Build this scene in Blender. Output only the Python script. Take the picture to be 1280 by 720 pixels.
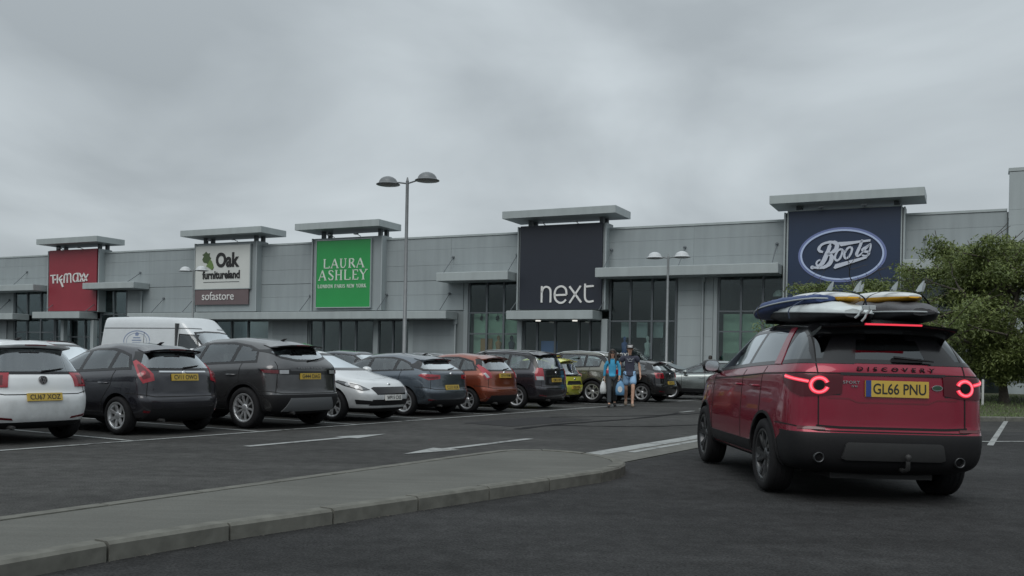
import bpy, bmesh, math, random
import numpy as np
from mathutils.geometry import tessellate_polygon
from mathutils.interpolate import poly_3d_calc
from mathutils import Vector, Matrix, noise
from mathutils.bvhtree import BVHTree
random.seed(7)
R = math.radians
S = bpy.context.scene
COL = S.collection
for o in list(bpy.data.objects): bpy.data.objects.remove(o)

# ------------------------------------------------------------------ camera
cam_d = bpy.data.cameras.new('camera'); cam = bpy.data.objects.new('camera', cam_d); COL.objects.link(cam)
cam.location = (0, 0, 1.3)
cam.rotation_euler = (Matrix.Rotation(R(90), 3, 'X') @ Matrix.Rotation(R(1.1), 3, 'Z')).to_euler()
cam_d.sensor_width = 36; cam_d.lens = 36 * 1170 / 1280
cam_d.shift_y = 92 / 1280
cam_d.clip_start = .1; cam_d.clip_end = 5000
S.camera = cam

# ------------------------------------------------------------------ sky, sun, exposure
SUN_EL, SUN_AZ = R(46), R(196)          # azimuth clockwise from +Y
W_ = bpy.data.worlds.new('World'); S.world = W_; W_.use_nodes = True
nt = W_.node_tree; nt.nodes.clear(); L_ = nt.links.new
def N(tree, t, **k):
    n = tree.nodes.new(t)
    for a, b in k.items(): setattr(n, a, b)
    return n
def M2(tree, op, a, b=None):
    n = N(tree, 'ShaderNodeMath', operation=op)
    for i, v in enumerate((a, b)):
        if v is None: continue
        if isinstance(v, (int, float)): n.inputs[i].default_value = v
        else: tree.links.new(v, n.inputs[i])
    return n.outputs[0]
out = N(nt, 'ShaderNodeOutputWorld'); bg = N(nt, 'ShaderNodeBackground'); L_(bg.outputs[0], out.inputs[0])
bg.inputs['Strength'].default_value = .1
sky = N(nt, 'ShaderNodeTexSky', sky_type='NISHITA', sun_disc=False, sun_elevation=SUN_EL, sun_rotation=SUN_AZ)
tc = N(nt, 'ShaderNodeTexCoord'); sp = N(nt, 'ShaderNodeSeparateXYZ'); L_(tc.outputs['Generated'], sp.inputs[0])
zc = M2(nt, 'MAXIMUM', sp.outputs[2], 0.0)
den = M2(nt, 'ADD', zc, .30)
cb = N(nt, 'ShaderNodeCombineXYZ')
L_(M2(nt, 'DIVIDE', sp.outputs[0], den), cb.inputs[0]); L_(M2(nt, 'DIVIDE', sp.outputs[1], den), cb.inputs[1])
cb.inputs[2].default_value = 5.1
n1 = N(nt, 'ShaderNodeTexNoise'); L_(cb.outputs[0], n1.inputs['Vector'])
n1.inputs['Scale'].default_value = 1.15; n1.inputs['Detail'].default_value = 6; n1.inputs['Roughness'].default_value = .46
n1.inputs['Distortion'].default_value = .35
rp = N(nt, 'ShaderNodeValToRGB'); L_(n1.outputs[0], rp.inputs[0])
rp.color_ramp.elements[0].position = .36; rp.color_ramp.elements[0].color = (.62, .69, .735, 1)
rp.color_ramp.elements[1].position = .66; rp.color_ramp.elements[1].color = (1.17, 1.285, 1.345, 1)
cie = M2(nt, 'MULTIPLY', M2(nt, 'ADD', M2(nt, 'MULTIPLY', zc, 1.9), 1.17), 2.85)     # overcast sky, brighter overhead
vm = N(nt, 'ShaderNodeVectorMath', operation='SCALE'); L_(rp.outputs[0], vm.inputs[0]); L_(cie, vm.inputs['Scale'])
mx = N(nt, 'ShaderNodeMixRGB'); mx.inputs[0].default_value = .97
L_(sky.outputs[0], mx.inputs[1]); L_(vm.outputs[0], mx.inputs[2]); L_(mx.outputs[0], bg.inputs['Color'])
sd = bpy.data.lights.new('sun', 'SUN'); sd.energy = 1.1; sd.angle = R(45); sd.color = (1, .97, .93)
sun = bpy.data.objects.new('sun', sd); COL.objects.link(sun)
dv = Vector((math.sin(SUN_AZ) * math.cos(SUN_EL), math.cos(SUN_AZ) * math.cos(SUN_EL), math.sin(SUN_EL)))
sun.rotation_euler = dv.to_track_quat('Z', 'Y').to_euler(); sun.location = dv * 200
S.view_settings.view_transform = 'Standard'; S.view_settings.look = 'None'
S.view_settings.exposure = .32; S.view_settings.gamma = 1

# ------------------------------------------------------------------ materials
MATS = {}
def mat(name, col, rough=.6, metal=0, coat=0, emit=None, es=0, nscale=0, namp=.15, bump=0, spec=.5, isl=0, coord='Object'):
    if name in MATS: return MATS[name]
    m = bpy.data.materials.new(name); m.use_nodes = True; t = m.node_tree
    b = t.nodes['Principled BSDF']
    b.inputs['Base Color'].default_value = (*col, 1); b.inputs['Roughness'].default_value = rough
    b.inputs['Metallic'].default_value = metal; b.inputs['Coat Weight'].default_value = coat
    b.inputs['Coat Roughness'].default_value = .04
    b.inputs['Specular IOR Level'].default_value = spec
    if emit: b.inputs['Emission Color'].default_value = (*emit, 1); b.inputs['Emission Strength'].default_value = es
    if nscale:
        tcx = N(t, 'ShaderNodeTexCoord'); nz = N(t, 'ShaderNodeTexNoise'); t.links.new(tcx.outputs[coord], nz.inputs['Vector'])
        nz.inputs['Scale'].default_value = nscale; nz.inputs['Detail'].default_value = 5
        k = M2(t, 'ADD', M2(t, 'MULTIPLY', M2(t, 'SUBTRACT', nz.outputs[0], .5), 2 * namp * 2), 1.0)
        if isl:
            gi = N(t, 'ShaderNodeNewGeometry')
            k = M2(t, 'MULTIPLY', k, M2(t, 'ADD', M2(t, 'MULTIPLY', M2(t, 'SUBTRACT', gi.outputs['Random Per Island'], .5), 2 * isl), 1.0))
        sc = N(t, 'ShaderNodeVectorMath', operation='SCALE'); sc.inputs[0].default_value = col; t.links.new(k, sc.inputs['Scale'])
        t.links.new(sc.outputs[0], b.inputs['Base Color'])
        if bump:
            bp = N(t, 'ShaderNodeBump'); bp.inputs['Strength'].default_value = bump; bp.inputs['Distance'].default_value = .01
            t.links.new(nz.outputs[0], bp.inputs['Height']); t.links.new(bp.outputs[0], b.inputs['Normal'])
    MATS[name] = m
    return m
def paint(name, col, metal=.0, rough=.25):
    m = mat('paint_' + name, col, rough, metal, 1.0, nscale=2.2, namp=.06)
    t = m.node_tree; b = t.nodes['Principled BSDF']; src = b.inputs['Base Color'].links[0].from_socket
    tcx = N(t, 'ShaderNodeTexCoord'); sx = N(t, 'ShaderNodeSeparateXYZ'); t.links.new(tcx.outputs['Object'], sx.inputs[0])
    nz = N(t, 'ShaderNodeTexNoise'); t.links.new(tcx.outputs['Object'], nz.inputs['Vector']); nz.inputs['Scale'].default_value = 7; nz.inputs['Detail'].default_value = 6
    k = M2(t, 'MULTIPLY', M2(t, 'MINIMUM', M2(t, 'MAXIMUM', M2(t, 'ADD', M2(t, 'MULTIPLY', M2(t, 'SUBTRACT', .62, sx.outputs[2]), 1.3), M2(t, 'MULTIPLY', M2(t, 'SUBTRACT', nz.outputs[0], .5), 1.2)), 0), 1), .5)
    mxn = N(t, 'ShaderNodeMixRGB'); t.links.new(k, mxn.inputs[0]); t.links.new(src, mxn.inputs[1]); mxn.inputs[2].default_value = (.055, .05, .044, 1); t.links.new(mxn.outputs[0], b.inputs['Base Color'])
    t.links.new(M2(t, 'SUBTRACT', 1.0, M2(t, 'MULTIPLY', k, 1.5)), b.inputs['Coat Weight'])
    return m

BLACK = mat('black_plastic', (.009, .009, .010), .6, nscale=30, namp=.1, spec=.22)
GLOSSB = mat('gloss_black', (.006, .006, .007), .16, spec=.45)
ROOFB = mat('black_roof_paint', (.02, .021, .023), .22, coat=1)
def glass_mat(name, tint, k=1.4):
    m = bpy.data.materials.new(name); m.use_nodes = True; t = m.node_tree; t.nodes.clear(); o_ = N(t, 'ShaderNodeOutputMaterial'); ms = N(t, 'ShaderNodeMixShader')
    fr = N(t, 'ShaderNodeFresnel'); fr.inputs[0].default_value = 1.5; tr = N(t, 'ShaderNodeBsdfTransparent'); tr.inputs[0].default_value = (*tint, 1)
    gl = N(t, 'ShaderNodeBsdfGlossy'); gl.inputs['Roughness'].default_value = .03; gl.inputs[0].default_value = (.92, .97, 1, 1)
    t.links.new(M2(t, 'MINIMUM', M2(t, 'MULTIPLY', fr.outputs[0], k), 1.0), ms.inputs[0]); t.links.new(tr.outputs[0], ms.inputs[1]); t.links.new(gl.outputs[0], ms.inputs[2]); t.links.new(ms.outputs[0], o_.inputs[0])
    return m
GLASS = glass_mat('car_glass', (.72, .80, .79), 2.2); GLASSL = glass_mat('car_glass_rear', (.66, .74, .73), 4.2); GLASSP = glass_mat('car_glass_privacy', (.025, .028, .03), 1.8)
SEAT = mat('seat_fabric', (.06, .062, .065), .8); LINING = mat('cabin_lining', (.05, .052, .054), .8)
RUBBER = mat('tyre_rubber', (.012, .012, .013), .85, nscale=20, namp=.2, spec=.2)
ALLOY = mat('alloy', (.56, .57, .58), .35, .75, nscale=9, namp=.1)
ALLOYD = mat('dark_alloy', (.06, .062, .065), .3, .7)
DARK = mat('brake_dark', (.02, .02, .02), .7)
CHROME = mat('chrome', (.6, .61, .62), .15, 1)
SEAM = mat('panel_gap', (.004, .004, .004), .9)
LRED = mat('lamp_red', (.26, .010, .020), .12, coat=.5)
LREDD = mat('lamp_red_dark', (.085, .004, .008), .15, coat=.3)
LWHITE = mat('lamp_clear', (.34, .35, .36), .12, coat=1, metal=.3); LHEAD = mat('headlamp_glass', (.10, .105, .11), .08, coat=1, metal=.4)
LGLOW = mat('lamp_lit', (.8, .05, .07), .2, emit=(1, .03, .08), es=.33)
LCORE = mat('lamp_lit_core', (.9, .2, .25), .2, emit=(1, .16, .23), es=.5)
PLY = mat('plate_yellow', (.42, .29, .045), .45)
PLW = mat('plate_white', (.6, .6, .58), .4)
PLT = mat('plate_black', (.01, .01, .01), .5)
PLB = mat('plate_blue', (.01, .03, .16), .5)
GREYP = mat('grey_trim', (.10, .105, .11), .5)
STEEL = mat('galvanised', (.20, .215, .22), .5, .3, nscale=6, namp=.12)
def facade_mat(name, col, rough=.5, streak=.17):
    m = mat(name, col, rough, .0, nscale=.6, namp=.05)
    t = m.node_tree; b = t.nodes['Principled BSDF']
    src = b.inputs['Base Color'].links[0].from_socket
    tcx = N(t, 'ShaderNodeTexCoord'); mp = N(t, 'ShaderNodeMapping'); t.links.new(tcx.outputs['Object'], mp.inputs[0])
    mp.inputs['Scale'].default_value = (3.2, 3.2, .28)
    nz = N(t, 'ShaderNodeTexNoise'); t.links.new(mp.outputs[0], nz.inputs['Vector']); nz.inputs['Scale'].default_value = 1; nz.inputs['Detail'].default_value = 6
    oi = N(t, 'ShaderNodeObjectInfo')
    k = M2(t, 'ADD', M2(t, 'MULTIPLY', M2(t, 'SUBTRACT', nz.outputs[0], .5), streak * 2), 1)
    k = M2(t, 'MULTIPLY', k, M2(t, 'ADD', M2(t, 'MULTIPLY', oi.outputs['Random'], .035), .982))
    sc = N(t, 'ShaderNodeVectorMath', operation='SCALE'); t.links.new(src, sc.inputs[0]); t.links.new(k, sc.inputs['Scale'])
    t.links.new(sc.outputs[0], b.inputs['Base Color'])
    return m
CLAD = facade_mat('cladding_grey', (.236, .268, .277))
CLADL = facade_mat('cladding_pale', (.285, .322, .33))
TRIM = facade_mat('canopy_grey', (.30, .337, .34), .5, .16)
TRIMD = facade_mat('trim_dark', (.10, .115, .125), .5)
FRAMEM = mat('glazing_frame', (.10, .115, .125), .45, .2)
SIGNBK = mat('sign_black', (.008, .012, .022), .5, nscale=2, namp=.08)
ROOMD = mat('shop_interior', (.13, .132, .135), .8, nscale=.6, namp=.3)
SHOPG = glass_mat('shop_glass', (.84, .92, .90), .95)

# ------------------------------------------------------------------ object helpers
def link(name, me, parent=None, mats=None):
    o = bpy.data.objects.new(name, me); COL.objects.link(o)
    if parent is not None: o.parent = parent
    if mats:
        for m in (mats if isinstance(mats, (list, tuple)) else [mats]):
            o.data.materials.append(m)
    return o
def tag(o, label=None, cat=None, group=None, kind=None):
    if label: o['label'] = label
    if cat: o['category'] = cat
    if group: o['group'] = group
    if kind: o['kind'] = kind
    return o
def empty(name, loc=(0, 0, 0), rz=0, parent=None):
    o = bpy.data.objects.new(name, None); COL.objects.link(o); o.location = loc; o.rotation_euler = (0, 0, rz)
    o.empty_display_size = .2
    if parent is not None: o.parent = parent
    return o
class MB:
    """collects shapes into ONE mesh"""
    def __init__(s): s.v = []; s.f = []; s.m = []; s.sm = []
    def add(s, vs, fs, mi=0, smooth=False):
        b = len(s.v); s.v += [tuple(v) for v in vs]
        for f in fs: s.f.append([i + b for i in f]); s.m.append(mi); s.sm.append(smooth)
    def box(s, x0, x1, y0, y1, z0, z1, mi=0):
        s.add([(x0, y0, z0), (x1, y0, z0), (x1, y1, z0), (x0, y1, z0), (x0, y0, z1), (x1, y0, z1), (x1, y1, z1), (x0, y1, z1)],
              [(3, 2, 1, 0), (4, 5, 6, 7), (0, 1, 5, 4), (1, 2, 6, 5), (2, 3, 7, 6), (3, 0, 4, 7)], mi)
    def bbox(s, x0, x1, y0, y1, z0, z1, c=.01, mi=0):
        """box with chamfered vertical and top edges"""
        def ring(d, z): return [(x0 + d + c, y0 + d, z), (x1 - d - c, y0 + d, z), (x1 - d, y0 + d + c, z), (x1 - d, y1 - d - c, z),
                                (x1 - d - c, y1 - d, z), (x0 + d + c, y1 - d, z), (x0 + d, y1 - d - c, z), (x0 + d, y0 + d + c, z)]
        v = ring(0, z0) + ring(0, z1 - c) + ring(c, z1)
        f = [tuple(range(7, -1, -1)), tuple(range(16, 24))]
        for a in (0, 8):
            for i in range(8): j = (i + 1) % 8; f.append((a + i, a + j, a + 8 + j, a + 8 + i))
        s.add(v, f, mi)
    def tube(s, pts, r, n=8, mi=0, cap=True, smooth=True):
        pts = [Vector(p) for p in pts]; k = len(pts); rs = r if isinstance(r, (list, tuple)) else [r] * k
        vs = []; up = None
        for i, p in enumerate(pts):
            d = (pts[min(i + 1, k - 1)] - pts[max(i - 1, 0)]).normalized()
            if up is None: up = Vector((0, 0, 1)) if abs(d.z) < .9 else Vector((1, 0, 0))
            a = d.cross(up).normalized(); b2 = a.cross(d).normalized(); up = b2
            for j in range(n):
                t_ = 2 * math.pi * j / n; vs.append(p + (a * math.cos(t_) + b2 * math.sin(t_)) * rs[i])
        fs = []
        for i in range(k - 1):
            for j in range(n): fs.append((i * n + j, i * n + (j + 1) % n, (i + 1) * n + (j + 1) % n, (i + 1) * n + j))
        s.add(vs, fs, mi, smooth)
        if cap:
            s.add(vs[:n], [tuple(range(n - 1, -1, -1))], mi); s.add(vs[-n:], [tuple(range(n))], mi)
    def lathe(s, prof, n=24, axis='Z', c=(0, 0, 0), mi=0, smooth=True):
        vs = []; c = Vector(c)
        for r, h in prof:
            for j in range(n):
                t_ = 2 * math.pi * j / n; a, b = r * math.cos(t_), r * math.sin(t_)
                vs.append(c + (Vector((a, b, h)) if axis == 'Z' else Vector((a, h, b)) if axis == 'Y' else Vector((h, a, b))))
        fs = []
        for i in range(len(prof) - 1):
            for j in range(n):
                q = (i * n + j, i * n + (j + 1) % n, (i + 1) * n + (j + 1) % n, (i + 1) * n + j)
                fs.append(q if axis != 'Y' else q[::-1])
        s.add(vs, fs, mi, smooth)
    def prism(s, poly, a0, a1, axis='Y', mi=0):
        """polygon extruded along an axis; poly is (x,z) for Y, (x,y) for Z, (y,z) for X"""
        k = len(poly)
        def P(u, v, a): return (u, a, v) if axis == 'Y' else (u, v, a) if axis == 'Z' else (a, u, v)
        vs = [P(u, v, a0) for u, v in poly] + [P(u, v, a1) for u, v in poly]
        fs = [tuple(range(k)), tuple(range(2 * k - 1, k - 1, -1))] + [(i, i + k, (i + 1) % k + k, (i + 1) % k) for i in range(k)]
        s.add(vs, fs, mi)
    def mesh(s, name):
        me = bpy.data.meshes.new(name); me.from_pydata(s.v, [], s.f)
        me.polygons.foreach_set('material_index', s.m); me.polygons.foreach_set('use_smooth', s.sm)
        bm = bmesh.new(); bm.from_mesh(me); bmesh.ops.recalc_face_normals(bm, faces=bm.faces); bm.to_mesh(me); bm.free()
        me.update(); return me
    def build(s, name, mats, parent=None): return link(name, s.mesh(name), parent, mats)
def evaluated(me, mods):
    o = bpy.data.objects.new('tmp', me); COL.objects.link(o)
    for f in mods: f(o)
    bpy.context.view_layer.update()
    dg = bpy.context.evaluated_depsgraph_get()
    r = bpy.data.meshes.new_from_object(o.evaluated_get(dg), depsgraph=dg)
    bpy.data.objects.remove(o); return r
def text_mesh(txt, w, h, depth=.004, bold=0., xdir=(1, 0, 0), ydir=(0, 0, 1), pos=(0, 0, 0), spacing=1.):
    """flat lettering as a mesh, scaled to w x h, centred on pos"""
    c = bpy.data.curves.new('lettering', 'FONT'); c.body = txt; c.extrude = .05; c.offset = bold; c.space_character = spacing; c.resolution_u = 4
    o = bpy.data.objects.new('tmp', c); COL.objects.link(o); bpy.context.view_layer.update()
    dg = bpy.context.evaluated_depsgraph_get(); me = bpy.data.meshes.new_from_object(o.evaluated_get(dg), depsgraph=dg)
    bpy.data.objects.remove(o)
    xs = [v.co.x for v in me.vertices]; ys = [v.co.y for v in me.vertices]
    x0, x1, y0, y1 = min(xs), max(xs), min(ys), max(ys)
    X, Y = Vector(xdir), Vector(ydir); Z = X.cross(Y); P = Vector(pos)
    sx = w / (x1 - x0); sy = h / (y1 - y0) if h else sx
    for v in me.vertices:
        a, b, d = v.co; v.co = P + X * ((a - (x0 + x1) / 2) * sx) + Y * ((b - (y0 + y1) / 2) * sy) + Z * ((d + .05) * 10 * depth)
    me.materials.clear(); return me
def smooth_path(pts, k=6):
    """Catmull-Rom through 2-d points"""
    P = [Vector(p) for p in pts]; out_ = []
    for i in range(len(P) - 1):
        a, b, c, d = P[max(i - 1, 0)], P[i], P[i + 1], P[min(i + 2, len(P) - 1)]
        for j in range(k):
            t_ = j / k
            out_.append(.5 * ((2 * b) + (c - a) * t_ + (2 * a - 5 * b + 4 * c - d) * t_ ** 2 + (3 * b - a - 3 * c + d) * t_ ** 3))
    out_.append(P[-1]); return [tuple(p) for p in out_]
def stroke(mb, pts, w, T, d0=0., d1=.02, mi=0):
    """brush stroke of given widths along 2-d points; T maps (u, v, depth) to 3-d"""
    k = len(pts); ws = w if isinstance(w, (list, tuple)) else [w] * k
    if len(ws) != k: ws = [ws[0] + (ws[-1] - ws[0]) * i / (k - 1) for i in range(k)] if len(ws) == 2 else [ws[min(len(ws) - 1, int(round(i / (k - 1) * (len(ws) - 1))))] for i in range(k)]
    Lp, Rp = [], []
    for i, p in enumerate(pts):
        d = Vector(pts[min(i + 1, k - 1)]) - Vector(pts[max(i - 1, 0)])
        d = d.normalized() if d.length > 1e-9 else Vector((1, 0)); n_ = Vector((-d.y, d.x)) * ws[i] / 2
        Lp.append(Vector(p) + n_); Rp.append(Vector(p) - n_)
    vs = [T(p.x, p.y, d1) for p in Lp] + [T(p.x, p.y, d1) for p in Rp] + [T(p.x, p.y, d0) for p in Lp] + [T(p.x, p.y, d0) for p in Rp]
    fs = []
    for i in range(k - 1):
        fs += [(i, i + 1, k + i + 1, k + i), (2 * k + i, 2 * k + i + 1, i + 1, i), (k + i, k + i + 1, 3 * k + i + 1, 3 * k + i)]
    fs += [(0, k, 3 * k, 2 * k), (k - 1, 3 * k - 1, 4 * k - 1, 2 * k - 1)]
    mb.add(vs, fs, mi)
def disc(mb, c, r, T, d0=0., d1=.02, n=16, ry=None):
    ry = ry or r
    ps = [(c[0] + r * math.cos(2 * math.pi * i / n), c[1] + ry * math.sin(2 * math.pi * i / n)) for i in range(n)]
    mb.add([T(*p, d1) for p in ps] + [T(*p, d0) for p in ps], [tuple(range(n))] + [(i, (i + 1) % n, n + (i + 1) % n, n + i) for i in range(n)])

# ------------------------------------------------------------------ ground, island, markings (row frame: p along the rows, q across)
RA = R(59); RD = Vector((math.cos(RA), math.sin(RA))); RN = Vector((RD.y, -RD.x))
def rowp(p, q, z=0): return (RD.x * p + RN.x * q, RD.y * p + RN.y * q, z)
ASPH = mat('asphalt', (.05, .05, .05), .9, spec=.1)
t = ASPH.node_tree; b = t.nodes['Principled BSDF']; tcx = N(t, 'ShaderNodeTexCoord')
def nz_(sc_, det, vec=None, rough=.55):
    n = N(t, 'ShaderNodeTexNoise'); n.inputs['Scale'].default_value = sc_; n.inputs['Detail'].default_value = det; n.inputs['Roughness'].default_value = rough
    t.links.new(vec or tcx.outputs['Object'], n.inputs['Vector']); return n.outputs[0]
mp = N(t, 'ShaderNodeMapping'); t.links.new(tcx.outputs['Object'], mp.inputs[0]); mp.inputs['Rotation'].default_value = (0, 0, -RA); mp.inputs['Scale'].default_value = (.12, .9, 1)
big = nz_(.25, 5); streak = nz_(1.2, 5, mp.outputs[0]); fine = nz_(55, 3); mid = nz_(5, 5)
k = M2(t, 'ADD', M2(t, 'MULTIPLY', M2(t, 'SUBTRACT', big, .5), 1.3), 1)
k = M2(t, 'MULTIPLY', k, M2(t, 'ADD', M2(t, 'MULTIPLY', M2(t, 'SUBTRACT', streak, .5), 1.3), 1))
k = M2(t, 'MULTIPLY', k, M2(t, 'ADD', M2(t, 'MULTIPLY', M2(t, 'SUBTRACT', fine, .5), 2.2), 1))
k = M2(t, 'MULTIPLY', k, M2(t, 'ADD', M2(t, 'MULTIPLY', M2(t, 'SUBTRACT', mid, .5), 1.1), 1))
sc = N(t, 'ShaderNodeVectorMath', operation='SCALE'); sc.inputs[0].default_value = (.046, .046, .0445); t.links.new(k, sc.inputs['Scale']); t.links.new(sc.outputs[0], b.inputs['Base Color'])
t.links.new(M2(t, 'ADD', M2(t, 'MULTIPLY', streak, .2), .75), b.inputs['Roughness'])
bp = N(t, 'ShaderNodeBump'); bp.inputs['Strength'].default_value = .5; bp.inputs['Distance'].default_value = .01; t.links.new(fine, bp.inputs['Height']); t.links.new(bp.outputs[0], b.inputs['Normal'])
g = MB(); g.add([(-900, -200, 0), (900, -200, 0), (900, 1500, 0), (-900, 1500, 0)], [(0, 1, 2, 3)])
tag(g.build('ground', ASPH), kind='structure')
ROADN = ASPH.copy(); ROADN.name = 'road_surface_newer'
for n_ in ROADN.node_tree.nodes:
    if n_.type == 'VECT_MATH': n_.inputs[0].default_value = (.031, .0312, .0315)
def sheet(name, pts, z, m, kind='structure'):
    s = MB(); s.add([(x, y, z) for x, y in pts], [tuple(range(len(pts)))]); return tag(s.build(name, m), kind=kind)
def rp2(p, q): return rowp(p, q)[:2]
# darker newer roadway where the red vehicle and the camera are
sheet('road', [rp2(-16, -5.3), rp2(5.0, -5.3), rp2(9.3, -4.6), rp2(10.9, -5.0), rp2(18.5, -4.95), rp2(22, -2.5), rp2(25, 4), rp2(25, 30), rp2(-16, 30)], .004, ROADN)
WPAINT = mat('road_paint_worn', (.42, .42, .40), .7)
t = WPAINT.node_tree; b = t.nodes['Principled BSDF']; tcx = N(t, 'ShaderNodeTexCoord'); w1 = nz_(9, 6, rough=.7); w2 = nz_(1.3, 4)
rp = N(t, 'ShaderNodeValToRGB'); t.links.new(M2(t, 'ADD', M2(t, 'MULTIPLY', w1, .6), M2(t, 'MULTIPLY', w2, .45)), rp.inputs[0])
rp.color_ramp.elements[0].position = .40; rp.color_ramp.elements[0].color = (.06, .06, .058, 1)
rp.color_ramp.elements[1].position = .53; rp.color_ramp.elements[1].color = (.245, .255, .25, 1); t.links.new(rp.outputs[0], b.inputs['Base Color'])
def line(p0, q0, p1, q1, w=.1, name='painted_line'):
    a, c = Vector(rp2(p0, q0)), Vector(rp2(p1, q1)); d = (c - a).normalized(); n_ = Vector((-d.y, d.x)) * w / 2
    return sheet(name, [(a - n_)[:], (c - n_)[:], (c + n_)[:], (a + n_)[:]], .008, WPAINT)
FRONTQ = -12.05; PITCH = 2.55
line(2, FRONTQ, 27.5, FRONTQ, .11, 'bay_front_line')
line(31.5, FRONTQ, 50, FRONTQ, .11, 'bay_front_line')
for i in range(19):
    p = 6.55 + PITCH * i
    line(p, FRONTQ - .06, p, FRONTQ - 10.2, .1, 'bay_line')
def arrow(p0, p1, q, flip):
    Lh = 1.05; w = .075; hw = .24
    a = [(p0, q - w), (p1 - Lh, q - w), (p1 - Lh, q - hw), (p1, q), (p1 - Lh, q + hw), (p1 - Lh, q + w), (p0, q + w)]
    if flip: a = [(p0 + p1 - x, y) for x, y in a]
    sheet('lane_arrow', [rp2(*x) for x in a], .008, WPAINT)
arrow(9.6, 12.8, -10.2, False); arrow(10.2, 13.7, -7.85, True)
# flush concrete channel strip with worn give-way paint beyond the island nose
CONC = mat('concrete', (.115, .115, .105), .9, spec=.2, nscale=5, namp=.22, bump=.3)
sheet('concrete_channel', [rp2(11.0, -5.95), rp2(18.2, -5.93), rp2(18.2, -5.0), rp2(10.9, -5.05)], .010, CONC)
sheet('give_way_line', [rp2(11.75, -5.98), rp2(18.1, -5.93), rp2(18.1, -5.62), rp2(11.75, -5.68)], .014, WPAINT)
sheet('give_way_line', [rp2(12.6, -5.58), rp2(18.1, -5.52), rp2(18.1, -5.40), rp2(12.6, -5.46)], .014, WPAINT)
line(18.2, -.98 - .25, 40, -1.6 - .25, .1)
sheet('painted_line', [(8.3, 16.9), (13, 18.1), (12.97, 18.22), (8.27, 17.02)], .012, WPAINT)
for i in range(4): line(24.3 + i * 1.5, -9.2 + .05 * i, 25.3 + i * 1.5, -9.2 + .05 * i, .14, 'give_way_line')
# crossing marks near the walkers
for (x0, y0, x1, y1) in ((5.6, 27.6, 7.4, 31.4), (6.6, 29.4, 8.8, 31.0)):
    a, c = Vector((x0, y0)), Vector((x1, y1)); d = (c - a).normalized(); n_ = Vector((-d.y, d.x)) * .09
    sheet('painted_line', [(a - n_)[:], (c - n_)[:], (c + n_)[:], (a + n_)[:]], .008, WPAINT)
# tarmac joints and mends
TAR = mat('tar_seal', (.016, .016, .017), .9, nscale=12, namp=.3, spec=.1)
rnd = random.Random(3)
def crack(pts, w):
    s = MB(); P = smooth_path(pts, 8); P = [(x + rnd.uniform(-.03, .03), y + rnd.uniform(-.03, .03)) for x, y in P]
    ws = [w * rnd.uniform(.5, 1.3) for _ in P]
    for i in range(len(P) - 1):
        a, c = Vector(P[i]), Vector(P[i + 1]); d = (c - a).normalized(); n_ = Vector((-d.y, d.x))
        s.add([(*(a - n_ * ws[i] / 2), .007), (*(c - n_ * ws[i + 1] / 2), .007), (*(c + n_ * ws[i + 1] / 2), .007), (*(a + n_ * ws[i] / 2), .007)], [(0, 1, 2, 3)])
    tag(s.build('tar_joint', TAR), kind='structure')
crack([rp2(15.5, -9.15), rp2(17.5, -9.25), rp2(21, -8.9), rp2(24, -9.1)], .16)
crack([rp2(17, -9.2), rp2(18.2, -7.6), rp2(21, -6.5)], .12)
crack([rp2(19.5, -10.6), rp2(22.5, -9.0), rp2(27, -8.2)], .13)
ROADP = mat('tarmac_mend', (.027, .027, .028), .9, nscale=30, namp=.3, bump=.4, spec=.15)
sheet('tarmac_patch', [rp2(16.2, -10.9), rp2(19.3, -10.8), rp2(19.4, -9.5), rp2(16.0, -9.6)], .005, ROADP)

# the pedestrian island: paved top and separate kerb stones
def island_outline(off=0.):
    """outer edge, offset inwards by off; a long strip along the row with a rounded nose"""
    qa, qb = -6.57, -4.38; c = (qa + qb) / 2; hw = (qb - qa) / 2 - off
    qr = lambda p: max(qb - .15 * max(9.3 - p, 0), -5.15) - off          # the strip narrows towards the near end
    pts = [rp2(-16, c - hw), rp2(-12, c - hw)] + [rp2(p_, c - hw) for p_ in [-11 + .92 * i for i in range(23)]]
    for i in range(1, 14):
        a = math.pi * i / 14
        pts.append(rp2(10.35 - 1.0 * i / 14 + 1.22 * math.sin(a) ** .85 * (1 - off / 1.1), c - hw * math.cos(a)))
    pts += [rp2(p_, qr(p_)) for p_ in [9.24 - .92 * i for i in range(23)]] + [rp2(-12, qr(-12)), rp2(-16, qr(-16))]
    return pts
PAVE = mat('pavement_concrete', (.08, .08, .073), .9, spec=.2)
t = PAVE.node_tree; b = t.nodes['Principled BSDF']; tcx = N(t, 'ShaderNodeTexCoord')
mp = N(t, 'ShaderNodeMapping'); t.links.new(tcx.outputs['Object'], mp.inputs[0]); mp.inputs['Rotation'].default_value = (0, 0, R(-8)); mp.inputs['Scale'].default_value = (.25, 2.4, 1)
s1 = nz_(3.2, 6, mp.outputs[0]); s2 = nz_(.8, 4); s3 = nz_(70, 2)
k = M2(t, 'MULTIPLY', M2(t, 'ADD', M2(t, 'MULTIPLY', M2(t, 'SUBTRACT', s1, .5), .4), 1), M2(t, 'ADD', M2(t, 'MULTIPLY', M2(t, 'SUBTRACT', s2, .5), .6), 1))
k = M2(t, 'MULTIPLY', k, M2(t, 'ADD', M2(t, 'MULTIPLY', M2(t, 'SUBTRACT', s3, .5), .6), 1))
sc = N(t, 'ShaderNodeVectorMath', operation='SCALE'); sc.inputs[0].default_value = (.098, .099, .090); t.links.new(k, sc.inputs['Scale']); t.links.new(sc.outputs[0], b.inputs['Base Color'])
bp = N(t, 'ShaderNodeBump'); bp.inputs['Strength'].default_value = .4; bp.inputs['Distance'].default_value = .02; t.links.new(s1, bp.inputs['Height']); t.links.new(bp.outputs[0], b.inputs['Normal'])
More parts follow.
